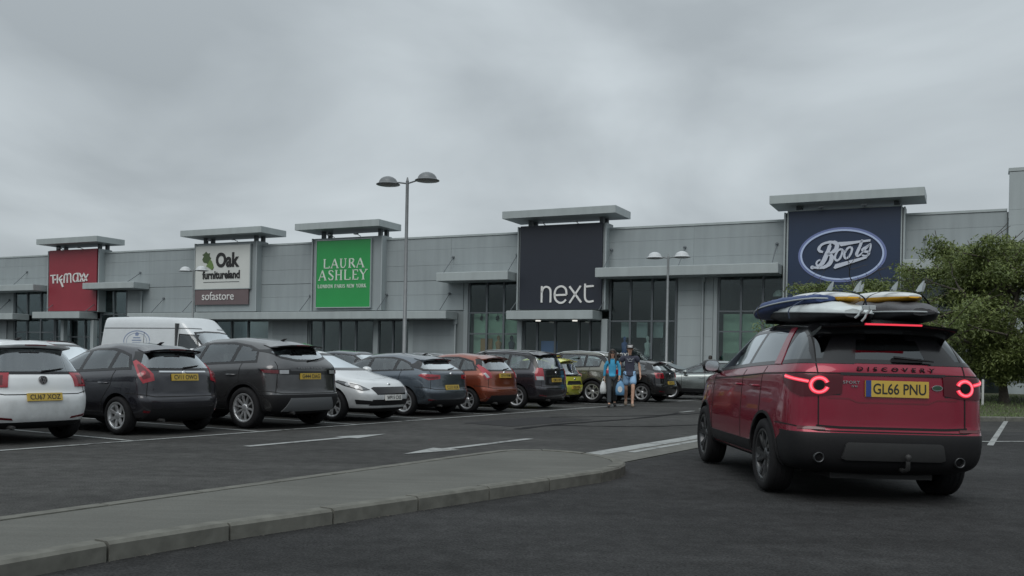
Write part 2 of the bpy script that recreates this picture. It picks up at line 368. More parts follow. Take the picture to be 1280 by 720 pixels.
isl = sheet('pavement_island', island_outline(.14), .117, PAVE)
KERB = mat('kerb_concrete', (.115, .115, .102), .9, spec=.2, nscale=7, namp=.28, bump=.5)
KERB.node_tree  # weathered kerb stone
def kerb_run(o_in, o_out, parent, z=.125, skip=1, every=1):
    i = 0
    while i < len(o_out) - 1:
        j = min(i + every, len(o_out) - 1)
        g_ = .010
        O = o_out[i:j + 1]; I = o_in[i:j + 1]; m = MB(); k_ = len(O)
        def sh(P):
            P = [Vector(p) for p in P]; d0 = (P[1] - P[0]).normalized() * g_; d1 = (P[-1] - P[-2]).normalized() * g_
            return [P[0] + d0] + P[1:-1] + [P[-1] - d1]
        O, I = sh(O), sh(I); dz = rnd.uniform(-.004, .004)
        In = [o + (i_ - o).normalized() * .025 for o, i_ in zip(O, I)]
        vs = [(*p, -.02) for p in O] + [(*p, z - .02 + dz) for p in O] + [(*p, z + dz) for p in In] + [(*p, z + dz) for p in I] + [(*p, -.02) for p in I]
        fs = []
        for a in range(4):
            for c in range(k_ - 1): fs.append((a * k_ + c, a * k_ + c + 1, (a + 1) * k_ + c + 1, (a + 1) * k_ + c))
        fs += [tuple(a * k_ for a in range(5)), tuple(a * k_ + k_ - 1 for a in range(4, -1, -1))]
        m.add(vs, fs); m.build('kerb_stone', KERB, parent); i = j
oo, oi = island_outline(0), island_outline(.15)
kerb_run(oi[1:26], oo[1:26], isl); kerb_run(oi[25:39], oo[25:39], isl, every=3); kerb_run(oi[38:-1], oo[38:-1], isl)
g = MB(); rg = random.Random(8); ko = island_outline(-.02)
for i in range(1500):
    k_ = rg.randrange(20, len(ko) - 3); a, c = Vector(ko[k_]), Vector(ko[k_ + 1]); d = (c - a).normalized(); o_ = a.lerp(c, rg.random()) + Vector((d.y, -d.x)) * abs(rg.gauss(0, .07)); r_ = rg.uniform(.003, .010); w_ = rg.uniform(0, 6)
    g.add([(o_.x + r_ * math.cos(w_ + q * 2.1), o_.y + r_ * math.sin(w_ + q * 2.1), .004) for q in range(3)] + [(o_.x, o_.y, .004 + r_ * .9)], [(0, 1, 3), (1, 2, 3), (2, 0, 3)])
tag(g.build('kerb_grit', mat('grit', (.09, .085, .075), .9, nscale=60, namp=.4)), kind='stuff')
# the grass verge on the right: kerb, banked soil, grass
VD = Vector((math.cos(R(16)), math.sin(R(16)))); VN = Vector((-VD.y, VD.x)); V0 = Vector((9.2, 23.1))
def vp(u, v): return V0 + VD * (u + .5 * max(v, 0) * max(0, 1 - u / 24)) + VN * v
SOIL = mat('verge_soil', (.05, .055, .026), .9, nscale=3, namp=.3)
m = MB(); NU, NV = 20, 9
def vh(v): return .11 + .26 * (1 - math.cos(math.pi * min(v / 7., 1))) / 2
m.add([(*vp(u * 1.2, .14 + v * 1.5), vh(v * 1.5)) for v in range(NV) for u in range(NU)],
      [(v * NU + u, v * NU + u + 1, (v + 1) * NU + u + 1, (v + 1) * NU + u) for v in range(NV - 1) for u in range(NU - 1)], 0, True)
rim_ = [(0, v) for v in range(NV)] + [(u, NV - 1) for u in range(1, NU)] + [(NU - 1, v) for v in range(NV - 2, -1, -1)]
sk = [(*vp(u * 1.2, .14 + v * 1.5), vh(v * 1.5)) for u, v in rim_]; nk_ = len(sk)
m.add(sk + [(x, y, -.05) for x, y, z in sk], [(i, i + 1, nk_ + i + 1, nk_ + i) for i in range(nk_ - 1)])
verge = tag(m.build('grass_verge', SOIL), kind='structure')
kerb_run([vp(i * .92, .14)[:] for i in range(25)], [vp(i * .92, 0)[:] for i in range(25)], verge, .12)
kerb_run([vp(.0, .14 + i * .92)[:] for i in range(14)], [vp(-.14, .14 + i * .92)[:] for i in range(14)], verge, .12)
GRASS = mat('grass_blades', (.085, .125, .04), .7, nscale=1.2, namp=.3, isl=.35)
m = MB(); rnd = random.Random(11)
for i in range(16000):
    u = rnd.uniform(1, 22); v = .2 + 9. * rnd.random() ** 1.5; p = vp(u, v); h = rnd.uniform(.03, .085); a = rnd.uniform(0, 6.3); w = .012
    c, s_ = math.cos(a) * w, math.sin(a) * w; lx, ly = rnd.uniform(-.03, .03), rnd.uniform(-.03, .03); z = vh(v) - .005
    m.add([(p.x - c, p.y - s_, z), (p.x + c, p.y + s_, z), (p.x + lx, p.y + ly, z + h)], [(0, 1, 2)])
tag(m.build('grass', GRASS), kind='stuff')

# ------------------------------------------------------------------ the long retail building (local: x along the facade, -y outwards)
BLD = empty('retail_building', (-36.57, 66.61, 0), R(-26))
tag(BLD, 'long low grey clad retail building with flat projecting canopies and raised sign pylons', 'building')
def F(s, z, off): return (s, -off, z)
ROWS = [0, .85, 1.75, 2.65, 3.5, 4.15, 4.85, 5.6, 6.45, 7.3, 7.94]
rb = random.Random(5)
def clad(s0, s1, z0, z1, m=None, n=None, off=.0):
    n = n or max(1, round((s1 - s0) / 4.4)); zs = [z0] + [z for z in ROWS if z0 + .2 < z < z1 - .2] + [z1]
    for i in range(n):
        a, b_ = s0 + (s1 - s0) * i / n, s0 + (s1 - s0) * (i + 1) / n
        for z_a, z_b in zip(zs, zs[1:]):
            pr = .05 + rb.uniform(-.004, .004) + off; e = .0025; c = .004
            v = [(a + e, 0, z_a + e), (b_ - e, 0, z_a + e), (b_ - e, 0, z_b - e), (a + e, 0, z_b - e),
                 (a + e, -pr + c, z_a + e), (b_ - e, -pr + c, z_a + e), (b_ - e, -pr + c, z_b - e), (a + e, -pr + c, z_b - e),
                 (a + e + c, -pr, z_a + e + c), (b_ - e - c, -pr, z_a + e + c), (b_ - e - c, -pr, z_b - e - c), (a + e + c, -pr, z_b - e - c)]
            mb = MB(); mb.add(v, [(8, 9, 10, 11)] + [(x + i_, x + (i_ + 1) % 4, x + 4 + (i_ + 1) % 4, x + 4 + i_) for x in (0, 4) for i_ in range(4)])
            mb.build('cladding_panel', m or CLAD, BLD)
def part(name, m, boxes, parent=None, bev=0):
    mb = MB()
    for x in boxes: mb.bbox(*x, bev) if bev else mb.box(*x)
    return mb.build(name, m, parent or BLD)
# structural wall behind the cladding, with the shopfront openings left out
core = [(-14, 63.45, .02, .3, 5.62, 7.9)] + [(a, b_, .02, .3, z0, 5.61) for a, b_, z0 in
        ((-14, 1.55, 0), (12.8, 14.6, 0), (14.61, 17.4, 0), (17.41, 24.7, 3.52), (24.71, 27.5, 0), (27.51, 34.4, 3.52), (34.41, 37.95, 0), (49.45, 51.36, 0), (41.06, 45.85, 3.9))]
part('wall', mat('cladding_rail', (.17, .195, .20), .6), core)
part('parapet_capping', TRIM, [(-14, 63.4, -.09, .4, 7.93, 8.03)])
part('roof', TRIMD, [(-14, 71, .42, 38, 7.4, 7.7)])
part('interior_floor', ROOMD, [(-14, 63, .32, 9, .0, .06)]); part('interior_wall', ROOMD, [(-14, 71, 9.01, 9.2, 0, 5.7), (13.8, 14, .31, 9, .061, 5.6), (25, 25.2, .31, 9, .061, 5.6), (37.6, 37.8, .31, 9, .061, 5.6), (51, 51.2, .31, 9, .061, 5.6), (1.0, 1.2, .31, 9, .061, 5.6)])
part('interior_ceiling', ROOMD, [(-14, 63, .32, 9, 5.63, 5.7)])
for a, b_ in ((-14, 5.6), (10.3, 19.0), (23.9, 28.1), (32.8, 41.1), (45.95, 54.5), (59.45, 63.4)): clad(a, b_, 5.62, 7.92)
for a, b_ in ((-14, 1.6), (12.75, 19.0), (23.9, 28.1), (32.8, 37.75)): clad(a, b_, 4.0, 5.6)
clad(-14, -3, 0, 3.98); clad(-.6, .9, 0, 3.98); clad(12.75, 17.4, 0, 3.98); clad(24.75, 27.4, 0, 3.5); clad(34.55, 37.25, 0, 3.5, n=1)
clad(49.5, 50.65, 0, 5.58, CLADL, 1); clad(50.78, 51.2, 0, 5.58, CLADL, 1)
part('downpipe', TRIM, []); bpy.data.objects.remove(bpy.data.objects['downpipe'])
def pipe(s, z1, z0=0, r=.055):
    mb = MB(); mb.tube([(s, -.13, z0), (s, -.13, z1)], r, 10); mb.box(s - .1, s + .1, -.2, -.06, z1 - .25, z1); mb.build('downpipe', CLADL, BLD)
pipe(37.32, 3.5); pipe(50.72, 5.5); pipe(14.1, 5.4, 4.0, .06)
GREEN_IN = mat('display_backdrop', (.36, .46, .37), .8, nscale=1.5, namp=.15)
def glazed(s0, s1, z0, z1, xs, zs, fw=.05):
    """panes between mullions at xs and transoms at zs"""
    xs = [s0] + list(xs) + [s1]; zz = [z0] + list(zs) + [z1]
    for x in xs:
        part('mullion', FRAMEM, [(x - fw, x + fw, -.02, .12, z0, z1)])
    for z in zz:
        for a, b_ in zip(xs, xs[1:]): part('transom', FRAMEM, [(a + fw, b_ - fw, -.01, .10, z - fw * .7, z + fw * .7)])
    for a, b_ in zip(xs, xs[1:]):
        for c, d in zip(zz, zz[1:]):
            part('window_pane', SHOPG, [(a + fw, b_ - fw, .04, .052, c + fw * .7, d - fw * .7)])
glazed(1.7, 5.8, .1, 5.55, (3.0, 4.4), (2.7, 3.9)); glazed(5.95, 10.2, .1, 3.6, (7.4, 8.8), (2.4,))
glazed(10.3, 12.65, .1, 5.55, (11.5,), (2.7, 3.9)); glazed(-2.9, -.7, .1, 3.5, (-1.8,), ())
glazed(17.5, 24.6, .1, 3.45, (18.8, 20.3, 21.6, 22.9), ()); glazed(27.6, 32.0, .1, 3.45, (28.5, 29.7, 30.8), ()); glazed(32.35, 34.4, .1, 3.45, (33.3,), ())
glazed(38.1, 41.0, .1, 5.55, (39.15, 40.15), (2.74, 3.85)); glazed(41.35, 45.6, .1, 3.5, (42.1, 43.1, 44.4, 45.0), ())
glazed(46.05, 49.4, .1, 5.55, (47.1, 48.2), (3.4,)); glazed(51.45, 54.5, .1, 5.55, (52.5, 53.5), (2.9, 3.85)); glazed(59.5, 63.3, .1, 5.55, (60.8, 62.0), (2.9, 3.85))
for s in (24.65, 32.18, 34.48, 17.45): part('pier', CLADL, [(s - .15, s + .15, -.06, .16, 0, 3.52)])
part('pier', CLAD, [(37.78, 38.03, -.05, .16, 0, 5.6)]); part('pier', CLADL, [(45.68, 45.98, -.2, .16, 0, 3.5)]); part('pier', CLADL, [(41.05, 41.3, -.2, .16, 0, 3.5)])
part('pier', CLADL, [(51.22, 51.4, -.08, .16, 0, 5.6)])
for s in (7.2, 10.05): part('pier', CLADL, [(s - .14, s + .14, -.5, -.2, 0, 3.5)])
# canopies with their stay rods
def canopy(s0, s1, z0, z1, D=1.35, rods=(), rod_h=1.0):
    mb = MB(); mb.bbox(s0, s1, -D, -.06, z0, z1, .02)
    mb.box(s0 + .05, s1 - .05, -D + .1, -.1, z0 - .03, z0 - .003)
    c = mb.build('canopy', TRIM, BLD)
    for s in rods:
        r_ = MB(); r_.tube([(s, -.05, z1 + rod_h), (s - .02, -D + .25, z1 + .0)], .022, 6); r_.lathe([(.0, -.14), (.07, -.13), (.07, -.05)], 8, 'Y', (s, 0, z1 + rod_h)); r_.build('stay_rod', TRIMD, c)
    return c
canopy(-14, 5.35, 5.5, 5.9, rods=(-2, 3)); canopy(10.1, 14.72, 5.5, 5.88, rods=(13.9,), rod_h=.7)
canopy(-14, 3.3, 3.55, 3.95, rods=(1.2,)); canopy(5.5, 10.05, 3.6, 4.02, 1.5, rods=(6.3, 10.3), rod_h=.9)
canopy(14.2, 37.43, 3.5, 3.9, rods=(16, 18.6, 27.6, 32.9, 36.9), rod_h=1.0)
canopy(36.8, 41.0, 5.47, 5.9, rods=(37.1, 40.9), rod_h=.95); canopy(40.98, 45.66, 3.45, 3.87, 1.4, rods=(41.1, 45.9), rod_h=.8)
canopy(45.72, 54.4, 5.48, 5.92, rods=(46.1, 49.8, 54.1), rod_h=1.0); canopy(59.5, 63.4, 5.5, 5.9, rods=(60.3, 62.6), rod_h=1.0)
LITE = mat('downlight_added_glow', (.6, .6, .58), .4, emit=(1, .97, .9), es=.7)  # reflective fixtures; their pale look is put in as weak glow
for s in (42.5, 44.5):
    mb = MB(); mb.lathe([(.0, 0), (.13, 0), (.13, .05), (0, .05)], 12, 'Z', (s, -.8, 3.36)); mb.build('downlight', LITE, BLD)
# pylons, their floating roof slabs and posts
def pylon(s0, s1, z0, z1, sl0, sl1, off=.42):
    mb = MB(); mb.bbox(s0, s1, -off, .6, z0, z1, .02); py = mb.build('sign_pylon', CLAD, BLD)
    mb = MB(); mb.bbox(sl0, sl1, -1.3, .95, 8.56, 8.93, .015)
    sl = mb.build('roof_slab', TRIM, py)
    for x in (s0 + .5, s1 - .3):
        for y in (-.15, .45): part('slab_post', TRIMD, [(x - .1, x + .1, y - .1, y + .1, z1, 8.565)], py)
    for x in (s0 - .08, s1 + .01): part('pylon_fin', CLADL, [(x, x + .07, -off - .1, .4, z0, z1)], py)
    for x in ((s0 + s1) / 2 - .9, (s0 + s1) / 2 + .9):
        mb = MB(); mb.tube([(x, -off, z1 + .02), (x, -off - .45, z1 + .12)], .02, 6); mb.box(x - .1, x + .1, -off - .55, -off - .35, z1 + .06, z1 + .14); mb.build('sign_floodlight', TRIMD, py)
pylon(5.75, 10.55, 4.05, 8.2, 5.5, 11.3); pylon(19.05, 23.85, 4.0, 8.2, 18.55, 24.9); pylon(28.05, 32.75, 4.0, 8.15, 27.35, 33.1)
pylon(41.2, 45.9, 3.95, 8.22, 40.6, 46.7); pylon(54.55, 59.45, 3.95, 8.26, 53.95, 60.3)
# the taller block on the right end
part('wall', TRIMD, [(63.5, 72, -.1, .3, 0, 9.4)]); part('parapet_capping', TRIM, [(63.42, 72, -.32, .4, 9.52, 9.66)])
for a, b_ in ((63.45, 64.15), (64.2, 68), (68.05, 72)): clad(a, b_, 0, 9.5, CLADL if a < 64 else CLAD, 1, off=.15 + (.1 if a < 64 else 0))

# ------------------------------------------------------------------ shop signs
def sign(name, label, s0, s1, z0, z1, m, off=.55, th=.1, frame=None):
    """sign frame: u right, v up from the sign's centre, w out of its face"""
    c = Vector(((s0 + s1) / 2, -off, (z0 + z1) / 2)); r = empty(name, Matrix.Translation(BLD.location) @ Matrix.Rotation(R(-26), 4, 'Z') @ c, R(-26))
    tag(r, label, 'shop sign'); w, h = (s1 - s0) / 2, (z1 - z0) / 2
    mb = MB(); mb.bbox(-w, w, 0, th, -h, h, .006); mb.build('sign_panel', m, r)
    if frame: part('sign_frame', frame, [(-w - .05, -w - .002, -.03, th, -h - .05, h + .05), (w + .002, w + .05, -.03, th, -h - .05, h + .05), (-w, w, -.03, th, h + .002, h + .05), (-w, w, -.03, th, -h - .05, -h - .002)], r)
    return r, w, h
def T0(u, v, d): return (u, -d, v)
WHITE = mat('sign_white', (.60, .60, .59), .5); RED = mat('sign_red', (.215, .022, .034), .45, nscale=1, namp=.06)
GREEN = mat('sign_green', (.018, .245, .062), .4, nscale=1, namp=.05); NAVY = mat('sign_navy', (.008, .022, .056), .4, nscale=1, namp=.08)
CREAM = mat('sign_cream', (.50, .52, .50), .45, nscale=1, namp=.04); BROWN = mat('sign_brown', (.115, .085, .088), .5, nscale=2, namp=.06)
def lettering(r, txt, w, h, u, v, m, bold=0., depth=.03, spacing=1.):
    link('lettering', text_mesh(txt, w, h, depth, bold, pos=(u, -.004, v), spacing=spacing), r, m)
# red sign with pale chunky lettering
r, w, h = sign('shop_sign', 'square dark red shop sign with pale chunky lettering at far left of the building', 5.85, 10.45, 4.12, 8.22, RED)
mb = MB(); k_ = w / 30.5
def TK(px, py, d): px = 58 + px / 19.4; py = 330 + py / 19.4; return T0((px - 92) / 30.5 * w, (349.5 - py) / 39 * h, d)
for pts, wd in (([(118, 248), (252, 240)], 44), ([(186, 248), (198, 446)], 46), ([(298, 222), (302, 442)], 46), ([(420, 250), (346, 330)], 44), ([(340, 330), (392, 420), (440, 540)], 54),
                ([(470, 440), (474, 260)], 46), ([(474, 280), (500, 222), (536, 232), (548, 300), (548, 440)], 42), ([(548, 300), (566, 226), (606, 214), (630, 260), (640, 440)], 42),
                ([(800, 225), (740, 222), (700, 270), (700, 370), (740, 415), (790, 400), (800, 340), (800, 300)], 40), ([(770, 210), (850, 215)], 36), ([(810, 215), (815, 425)], 40), ([(740, 415), (900, 410)], 30),
                ([(850, 215), (950, 420)], 42), ([(960, 210), (860, 420)], 40), ([(950, 225), (1030, 405)], 42), ([(1060, 240), (960, 420)], 42)):
    P = smooth_path(pts, 4) if len(pts) > 2 else pts
    stroke(mb, P, wd * .66, lambda a, b_, d: TK(a, b_, d), .0, .05)
disc(mb, (245, 350), 22, TK, 0, .05, 10); disc(mb, (405, 355), 24, TK, 0, .05, 10)
mb.build('lettering', WHITE, r)
# furniture sign above its brown sister sign
r, w, h = sign('shop_sign', 'white furniture shop sign with black lettering and green oak leaf', 19.12, 23.45, 5.4, 8.02, CREAM, .56, frame=TRIM)
u0 = lambda px: ((px - 84) / 214 * 2 - 1) * w; v0 = lambda py: (1 - (py - 278) / 165 * 2) * h
lettering(r, 'Oak', u0(257) - u0(166), v0(305) - v0(362), u0(212), v0(334), PLT, .035)
lettering(r, 'furnitureland', u0(260) - u0(113), v0(375) - v0(407), u0(187), v0(390), PLT, .03)
part('rule', GREYP, [(u0(118), u0(258), -.02, -.003, v0(419), v0(417))], r)
LEAFG = mat('leaf_green', (.11, .18, .05), .5); LEAFD = mat('leaf_dark', (.05, .08, .03), .5)
for j, (m_, pts) in enumerate(((LEAFD, [(112, 330), (118, 318), (112, 312), (121, 306), (127, 300), (134, 308), (142, 306), (140, 318), (147, 326), (141, 336), (147, 345), (150, 352), (138, 352), (128, 344), (118, 342)]),
                               (LEAFG, [(136, 346), (144, 330), (150, 338), (155, 350), (158, 362), (152, 372), (142, 364), (128, 356)]))):
    mb = MB(); mb.prism([(u0(a), v0(b_)) for a, b_ in pts], -.025 - .012 * j, -.002, 'Y'); mb.build('leaf_emblem', m_, r)
r, w, h = sign('shop_sign', 'brown shop sign with pale lettering mounted under the white furniture sign', 19.12, 23.35, 4.42, 5.36, BROWN, .555)
lettering(r, 'sofastore', w * 1.20, h * 1.05, -w * .12, .06, WHITE, .0)
# green sign with serif capitals drawn as strokes
r, w, h = sign('shop_sign', 'bright green shop sign with white serif capital lettering', 28.38, 32.1, 4.2, 7.98, GREEN, .56, frame=CLADL)
SER = {'L': ([((.18, 0), (.18, 1), 1), ((.1, .03), (.85, .03), .45), ((.83, 0), (.83, .25), .4), ((.05, .98), (.35, .98), .35)], .9),
       'A': ([((.05, 0), (.48, 1), .5), ((.48, 1), (.92, 0), 1), ((.22, .35), (.72, .35), .4), ((-.05, .02), (.2, .02), .35), ((.75, .02), (1.05, .02), .35)], 1.),
       'U': ([((.2, 1), (.2, .3), 1), ((.2, .3), (.3, .05), .8), ((.3, .05), (.6, .03), .6), ((.6, .03), (.8, .3), .6), ((.8, .3), (.8, 1), .5), ((.05, .98), (.35, .98), .35), ((.65, .98), (.95, .98), .35)], 1.),
       'R': ([((.2, 0), (.2, 1), 1), ((.2, .97), (.6, .97), .45), ((.6, .97), (.75, .76), .9), ((.75, .76), (.58, .53), .9), ((.58, .53), (.2, .5), .45), ((.5, .5), (.9, .02), 1), ((.05, .02), (.38, .02), .35)], .95),
       'S': ([((.78, .8), (.6, .97), .5), ((.6, .97), (.3, .95), .5), ((.3, .95), (.2, .75), .9), ((.2, .75), (.5, .52), 1), ((.5, .52), (.78, .3), 1), ((.78, .3), (.65, .04), .9), ((.65, .04), (.3, .03), .5), ((.3, .03), (.15, .25), .5)], .85),
       'H': ([((.18, 0), (.18, 1), 1), ((.8, 0), (.8, 1), 1), ((.18, .52), (.8, .52), .4), ((.03, .02), (.33, .02), .35), ((.65, .02), (.95, .02), .35), ((.03, .98), (.33, .98), .35), ((.65, .98), (.95, .98), .35)], 1.),
       'E': ([((.18, 0), (.18, 1), 1), ((.05, .97), (.75, .97), .4), ((.1, .52), (.6, .52), .4), ((.05, .03), (.8, .03), .45), ((.73, .97), (.73, .78), .4), ((.78, .03), (.8, .24), .4)], .85),
       'Y': ([((.02, 1), (.45, .48), .9), ((.88, 1), (.45, .48), .5), ((.45, .5), (.45, 0), 1), ((.28, .02), (.62, .02), .35), ((-.08, .98), (.2, .98), .35), ((.7, .98), (1., .98), .35)], .9),
       'O': ([((.5 + .42 * math.cos(a), .5 + .5 * math.sin(a)), (.5 + .42 * math.cos(a + .66), .5 + .5 * math.sin(a + .66)), .5 + .5 * abs(math.cos(a + .3))) for a in [x * math.pi / 5 for x in range(10)]], 1.05),
       'N': ([((.15, 0), (.15, 1), .5), ((.15, 1), (.85, 0), 1), ((.85, 0), (.85, 1), .5)], 1.), 'D': ([((.18, 0), (.18, 1), 1), ((.18, .97), (.55, .95), .45), ((.55, .95), (.85, .5), .9), ((.85, .5), (.55, .05), .9), ((.55, .05), (.18, .03), .45)], 1.),
       'P': ([((.2, 0), (.2, 1), 1), ((.2, .97), (.6, .97), .45), ((.6, .97), (.78, .74), .9), ((.78, .74), (.58, .48), .9), ((.58, .48), (.2, .46), .45), ((.05, .02), (.38, .02), .35)], .85),
       'I': ([((.2, 0), (.2, 1), 1), ((.05, .02), (.35, .02), .35), ((.05, .98), (.35, .98), .35)], .42), 'W': ([((0, 1), (.3, 0), 1), ((.3, 0), (.55, 1), .5), ((.55, 1), (.85, 0), 1), ((.85, 0), (1.15, 1), .5)], 1.2),
       'K': ([((.2, 0), (.2, 1), 1), ((.2, .45), (.85, 1), .5), ((.4, .6), (.92, 0), 1)], .95), ' ': ([], .5)}
def serif(r, txt, u_a, u_b, v_a, v_b, m, wt):
    tot = sum(SER[c][1] for c in txt) + .16 * (len(txt) - 1); k_ = (u_b - u_a) / tot; x = u_a; mb = MB(); hh = v_b - v_a
    for c in txt:
        for a, b_, tw in SER[c][0]:
            stroke(mb, [(x + a[0] * k_, v_a + a[1] * hh), (x + b_[0] * k_, v_a + b_[1] * hh)], wt * max(tw, .5), T0, 0, .025)
        x += (SER[c][1] + .16) * k_
    mb.build('lettering', m, r)
u0 = lambda px: ((px - 553) / 208 * 2 - 1) * w; v0 = lambda py: (1 - (py - 255) / 262 * 2) * h
PALE = mat('lettering_pale', (.55, .62, .55), .5)
serif(r, 'LAURA', u0(580), u0(737), v0(364), v0(328), PALE, .085); serif(r, 'ASHLEY', u0(563), u0(748), v0(411), v0(372), PALE, .085)
serif(r, 'LONDON PARIS NEW YORK', u0(560), u0(746), v0(442), v0(428), PALE, .035)
# black sign with thin rounded lower-case letters
r, w, h = sign('shop_sign', 'tall black shop sign with thin white lowercase lettering low on its face', 41.3, 45.78, 3.98, 8.24, SIGNBK, .55)
u0 = lambda px: ((px - 345) / 320 * 2 - 1) * w; v0 = lambda py: (1 - (py - 165) / 327 * 2) * h
mb = MB(); ws = .095
def nx(pts, sm=True): stroke(mb, [(u0(a), v0(b_)) for a, b_ in (smooth_path(pts, 6) if sm and len(pts) > 2 else pts)], ws, T0, 0, .05)
nx([(436, 402), (436, 466)]); nx([(436, 428), (442, 411), (454, 405), (467, 412), (471, 428), (471, 466)])
nx([(487, 438), (533, 437)]); nx([(533, 437), (531, 418), (520, 406), (506, 405), (492, 415), (487, 435), (491, 455), (505, 467), (520, 466), (531, 456)])
nx([(544, 405), (590, 467)]); nx([(587, 404), (545, 469)]); nx([(604, 396), (604, 445), (609, 460), (620, 465), (637, 462)]); nx([(604, 407), (637, 405)])
mb.build('lettering', WHITE, r)
# navy sign with a back-lit oval and script
r, w, h = sign('shop_sign', 'large navy shop sign with glowing oval ring and white script lettering', 54.68, 59.36, 3.98, 8.28, NAVY, .55, frame=CLADL)
u0 = lambda px: ((px - 60) / 882 * 2 - 1) * w; v0 = lambda py: h - (py - 20) / 882 * 2 * w
HALO = mat('backlit_ring', (.27, .33, .45), .5, emit=(.40, .50, .78), es=.14); GLOW = mat('halo_glow_band', (.06, .08, .16), .5, emit=(.16, .21, .42), es=.22)  # outer band puts the halo's light on the panel in as dim glow
for m_, r0, r1, d in ((HALO, 1., 1.045, .06), (GLOW, 1.05, 1.10, .03)):
    mb = MB(); k_ = 64; cu, cv = 492, 398; A_, B_ = 316, 196
    def el(s_, i): return (u0(cu + (A_ + (s_ - 1) * 316) * math.cos(2 * math.pi * i / k_)), v0(cv + (B_ + (s_ - 1) * 316) * math.sin(2 * math.pi * i / k_)))
    vs = [T0(*el(r0, i), d) for i in range(k_)] + [T0(*el(r1, i), d) for i in range(k_)] + [T0(*el(r0, i), 0) for i in range(k_)] + [T0(*el(r1, i), 0) for i in range(k_)]
    fs = []
    for i in range(k_): j = (i + 1) % k_; fs += [(i, j, k_ + j, k_ + i), (i, j, 2 * k_ + j, 2 * k_ + i), (k_ + i, k_ + j, 3 * k_ + j, 3 * k_ + i)]
    mb.add(vs, fs); mb.build('oval_ring_and_glow', m_, r)
mb = MB(); K_ = 2 * w / 882
def bt(pts, wd): stroke(mb, [(u0(a), v0(b_)) for a, b_ in smooth_path(pts, 7)], [x * K_ for x in (wd if isinstance(wd, list) else [wd])] if isinstance(wd, list) else wd * K_, T0, 0, .07)
bt([(345, 372), (318, 362), (312, 342), (332, 312), (368, 296), (408, 292), (444, 300), (456, 326), (440, 360), (404, 384), (376, 392)], [18, 22, 24, 20, 20, 24, 32, 34, 30, 22, 14])
bt([(376, 392), (408, 398), (416, 424), (402, 466), (366, 494), (322, 502), (284, 500), (262, 498)], [14, 26, 34, 34, 28, 22, 18, 16])
bt([(404, 300), (392, 345), (372, 400), (350, 450), (326, 480), (304, 484), (294, 466), (304, 446), (326, 436)], [14, 30, 36, 36, 28, 18, 14, 14, 12])
disc(mb, (u0(262), v0(498)), 16 * K_, T0, 0, .07)
bt([(492, 352), (466, 362), (446, 398), (442, 430), (456, 446), (478, 432), (494, 398), (500, 366), (492, 352)], 17)
bt([(566, 338), (542, 346), (520, 380), (514, 412), (526, 430), (548, 420), (566, 390), (574, 356), (566, 338)], 17)
bt([(500, 366), (514, 372), (530, 360)], 12)
bt([(652, 280), (640, 320), (620, 370), (610, 396), (616, 412), (636, 406), (652, 388)], [14, 22, 24, 24, 20, 14, 10])
bt([(718, 316), (690, 336), (664, 352), (654, 366), (672, 378), (700, 384), (704, 398), (684, 416), (652, 408)], [12, 14, 16, 18, 20, 20, 18, 16, 14])
bt([(652, 388), (690, 346), (716, 318), (714, 360), (694, 412)], [10, 12, 12, 14, 14])
mb.prism([(u0(a), v0(b_)) for a, b_ in [(460, 294), (560, 292), (716, 280), (714, 298), (640, 304), (486, 330)]], -.07, 0, 'Y')
mb.prism([(u0(a), v0(b_)) for a, b_ in [(430, 508), (446, 476), (680, 418), (702, 414), (684, 436), (446, 514)]], -.07, 0, 'Y')
mb.build('lettering', mat('script_white', (.46, .50, .58), .4), r)

# ------------------------------------------------------------------ vehicles
def lerp(tab, x):
    if x <= tab[0][0]: return tab[0][1]
    for (a, b_), (c, d) in zip(tab, tab[1:]):
        if x <= c: return b_ + (d - b_) * (x - a) / (c - a)
    return tab[-1][1]
def ring(xr, xf, w, rcr, rcf, zf, n=2.8, tr=.05, tf=.08, S=8):
    P = []
    for a in (0, 24, 46, 68, 90):
        a = R(a); P.append((xr + rcr * (1 - max(math.cos(a), 0) ** (2 / n)), w * math.sin(a) ** (2 / n)))
    x0, x1 = xr + rcr, xf - rcf
    for i in range(1, S + 1): P.append((x0 + (x1 - x0) * i / (S + 1), w))
    for a in (90, 68, 46, 24, 0):
        a = R(a); P.append((xf - rcf * (1 - max(math.cos(a), 0) ** (2 / n)), w * math.sin(a) ** (2 / n)))
    xm = (xr + xf) / 2; res = []
    for x, y in P:
        k = (1 - tr * ((xm - x) / (xm - xr)) ** 2) if x < xm else (1 - tf * ((x - xm) / (xf - xm)) ** 2)
        y *= k; z = zf(x, y / w) if callable(zf) else zf
        res.append((x, y, z))
    return res
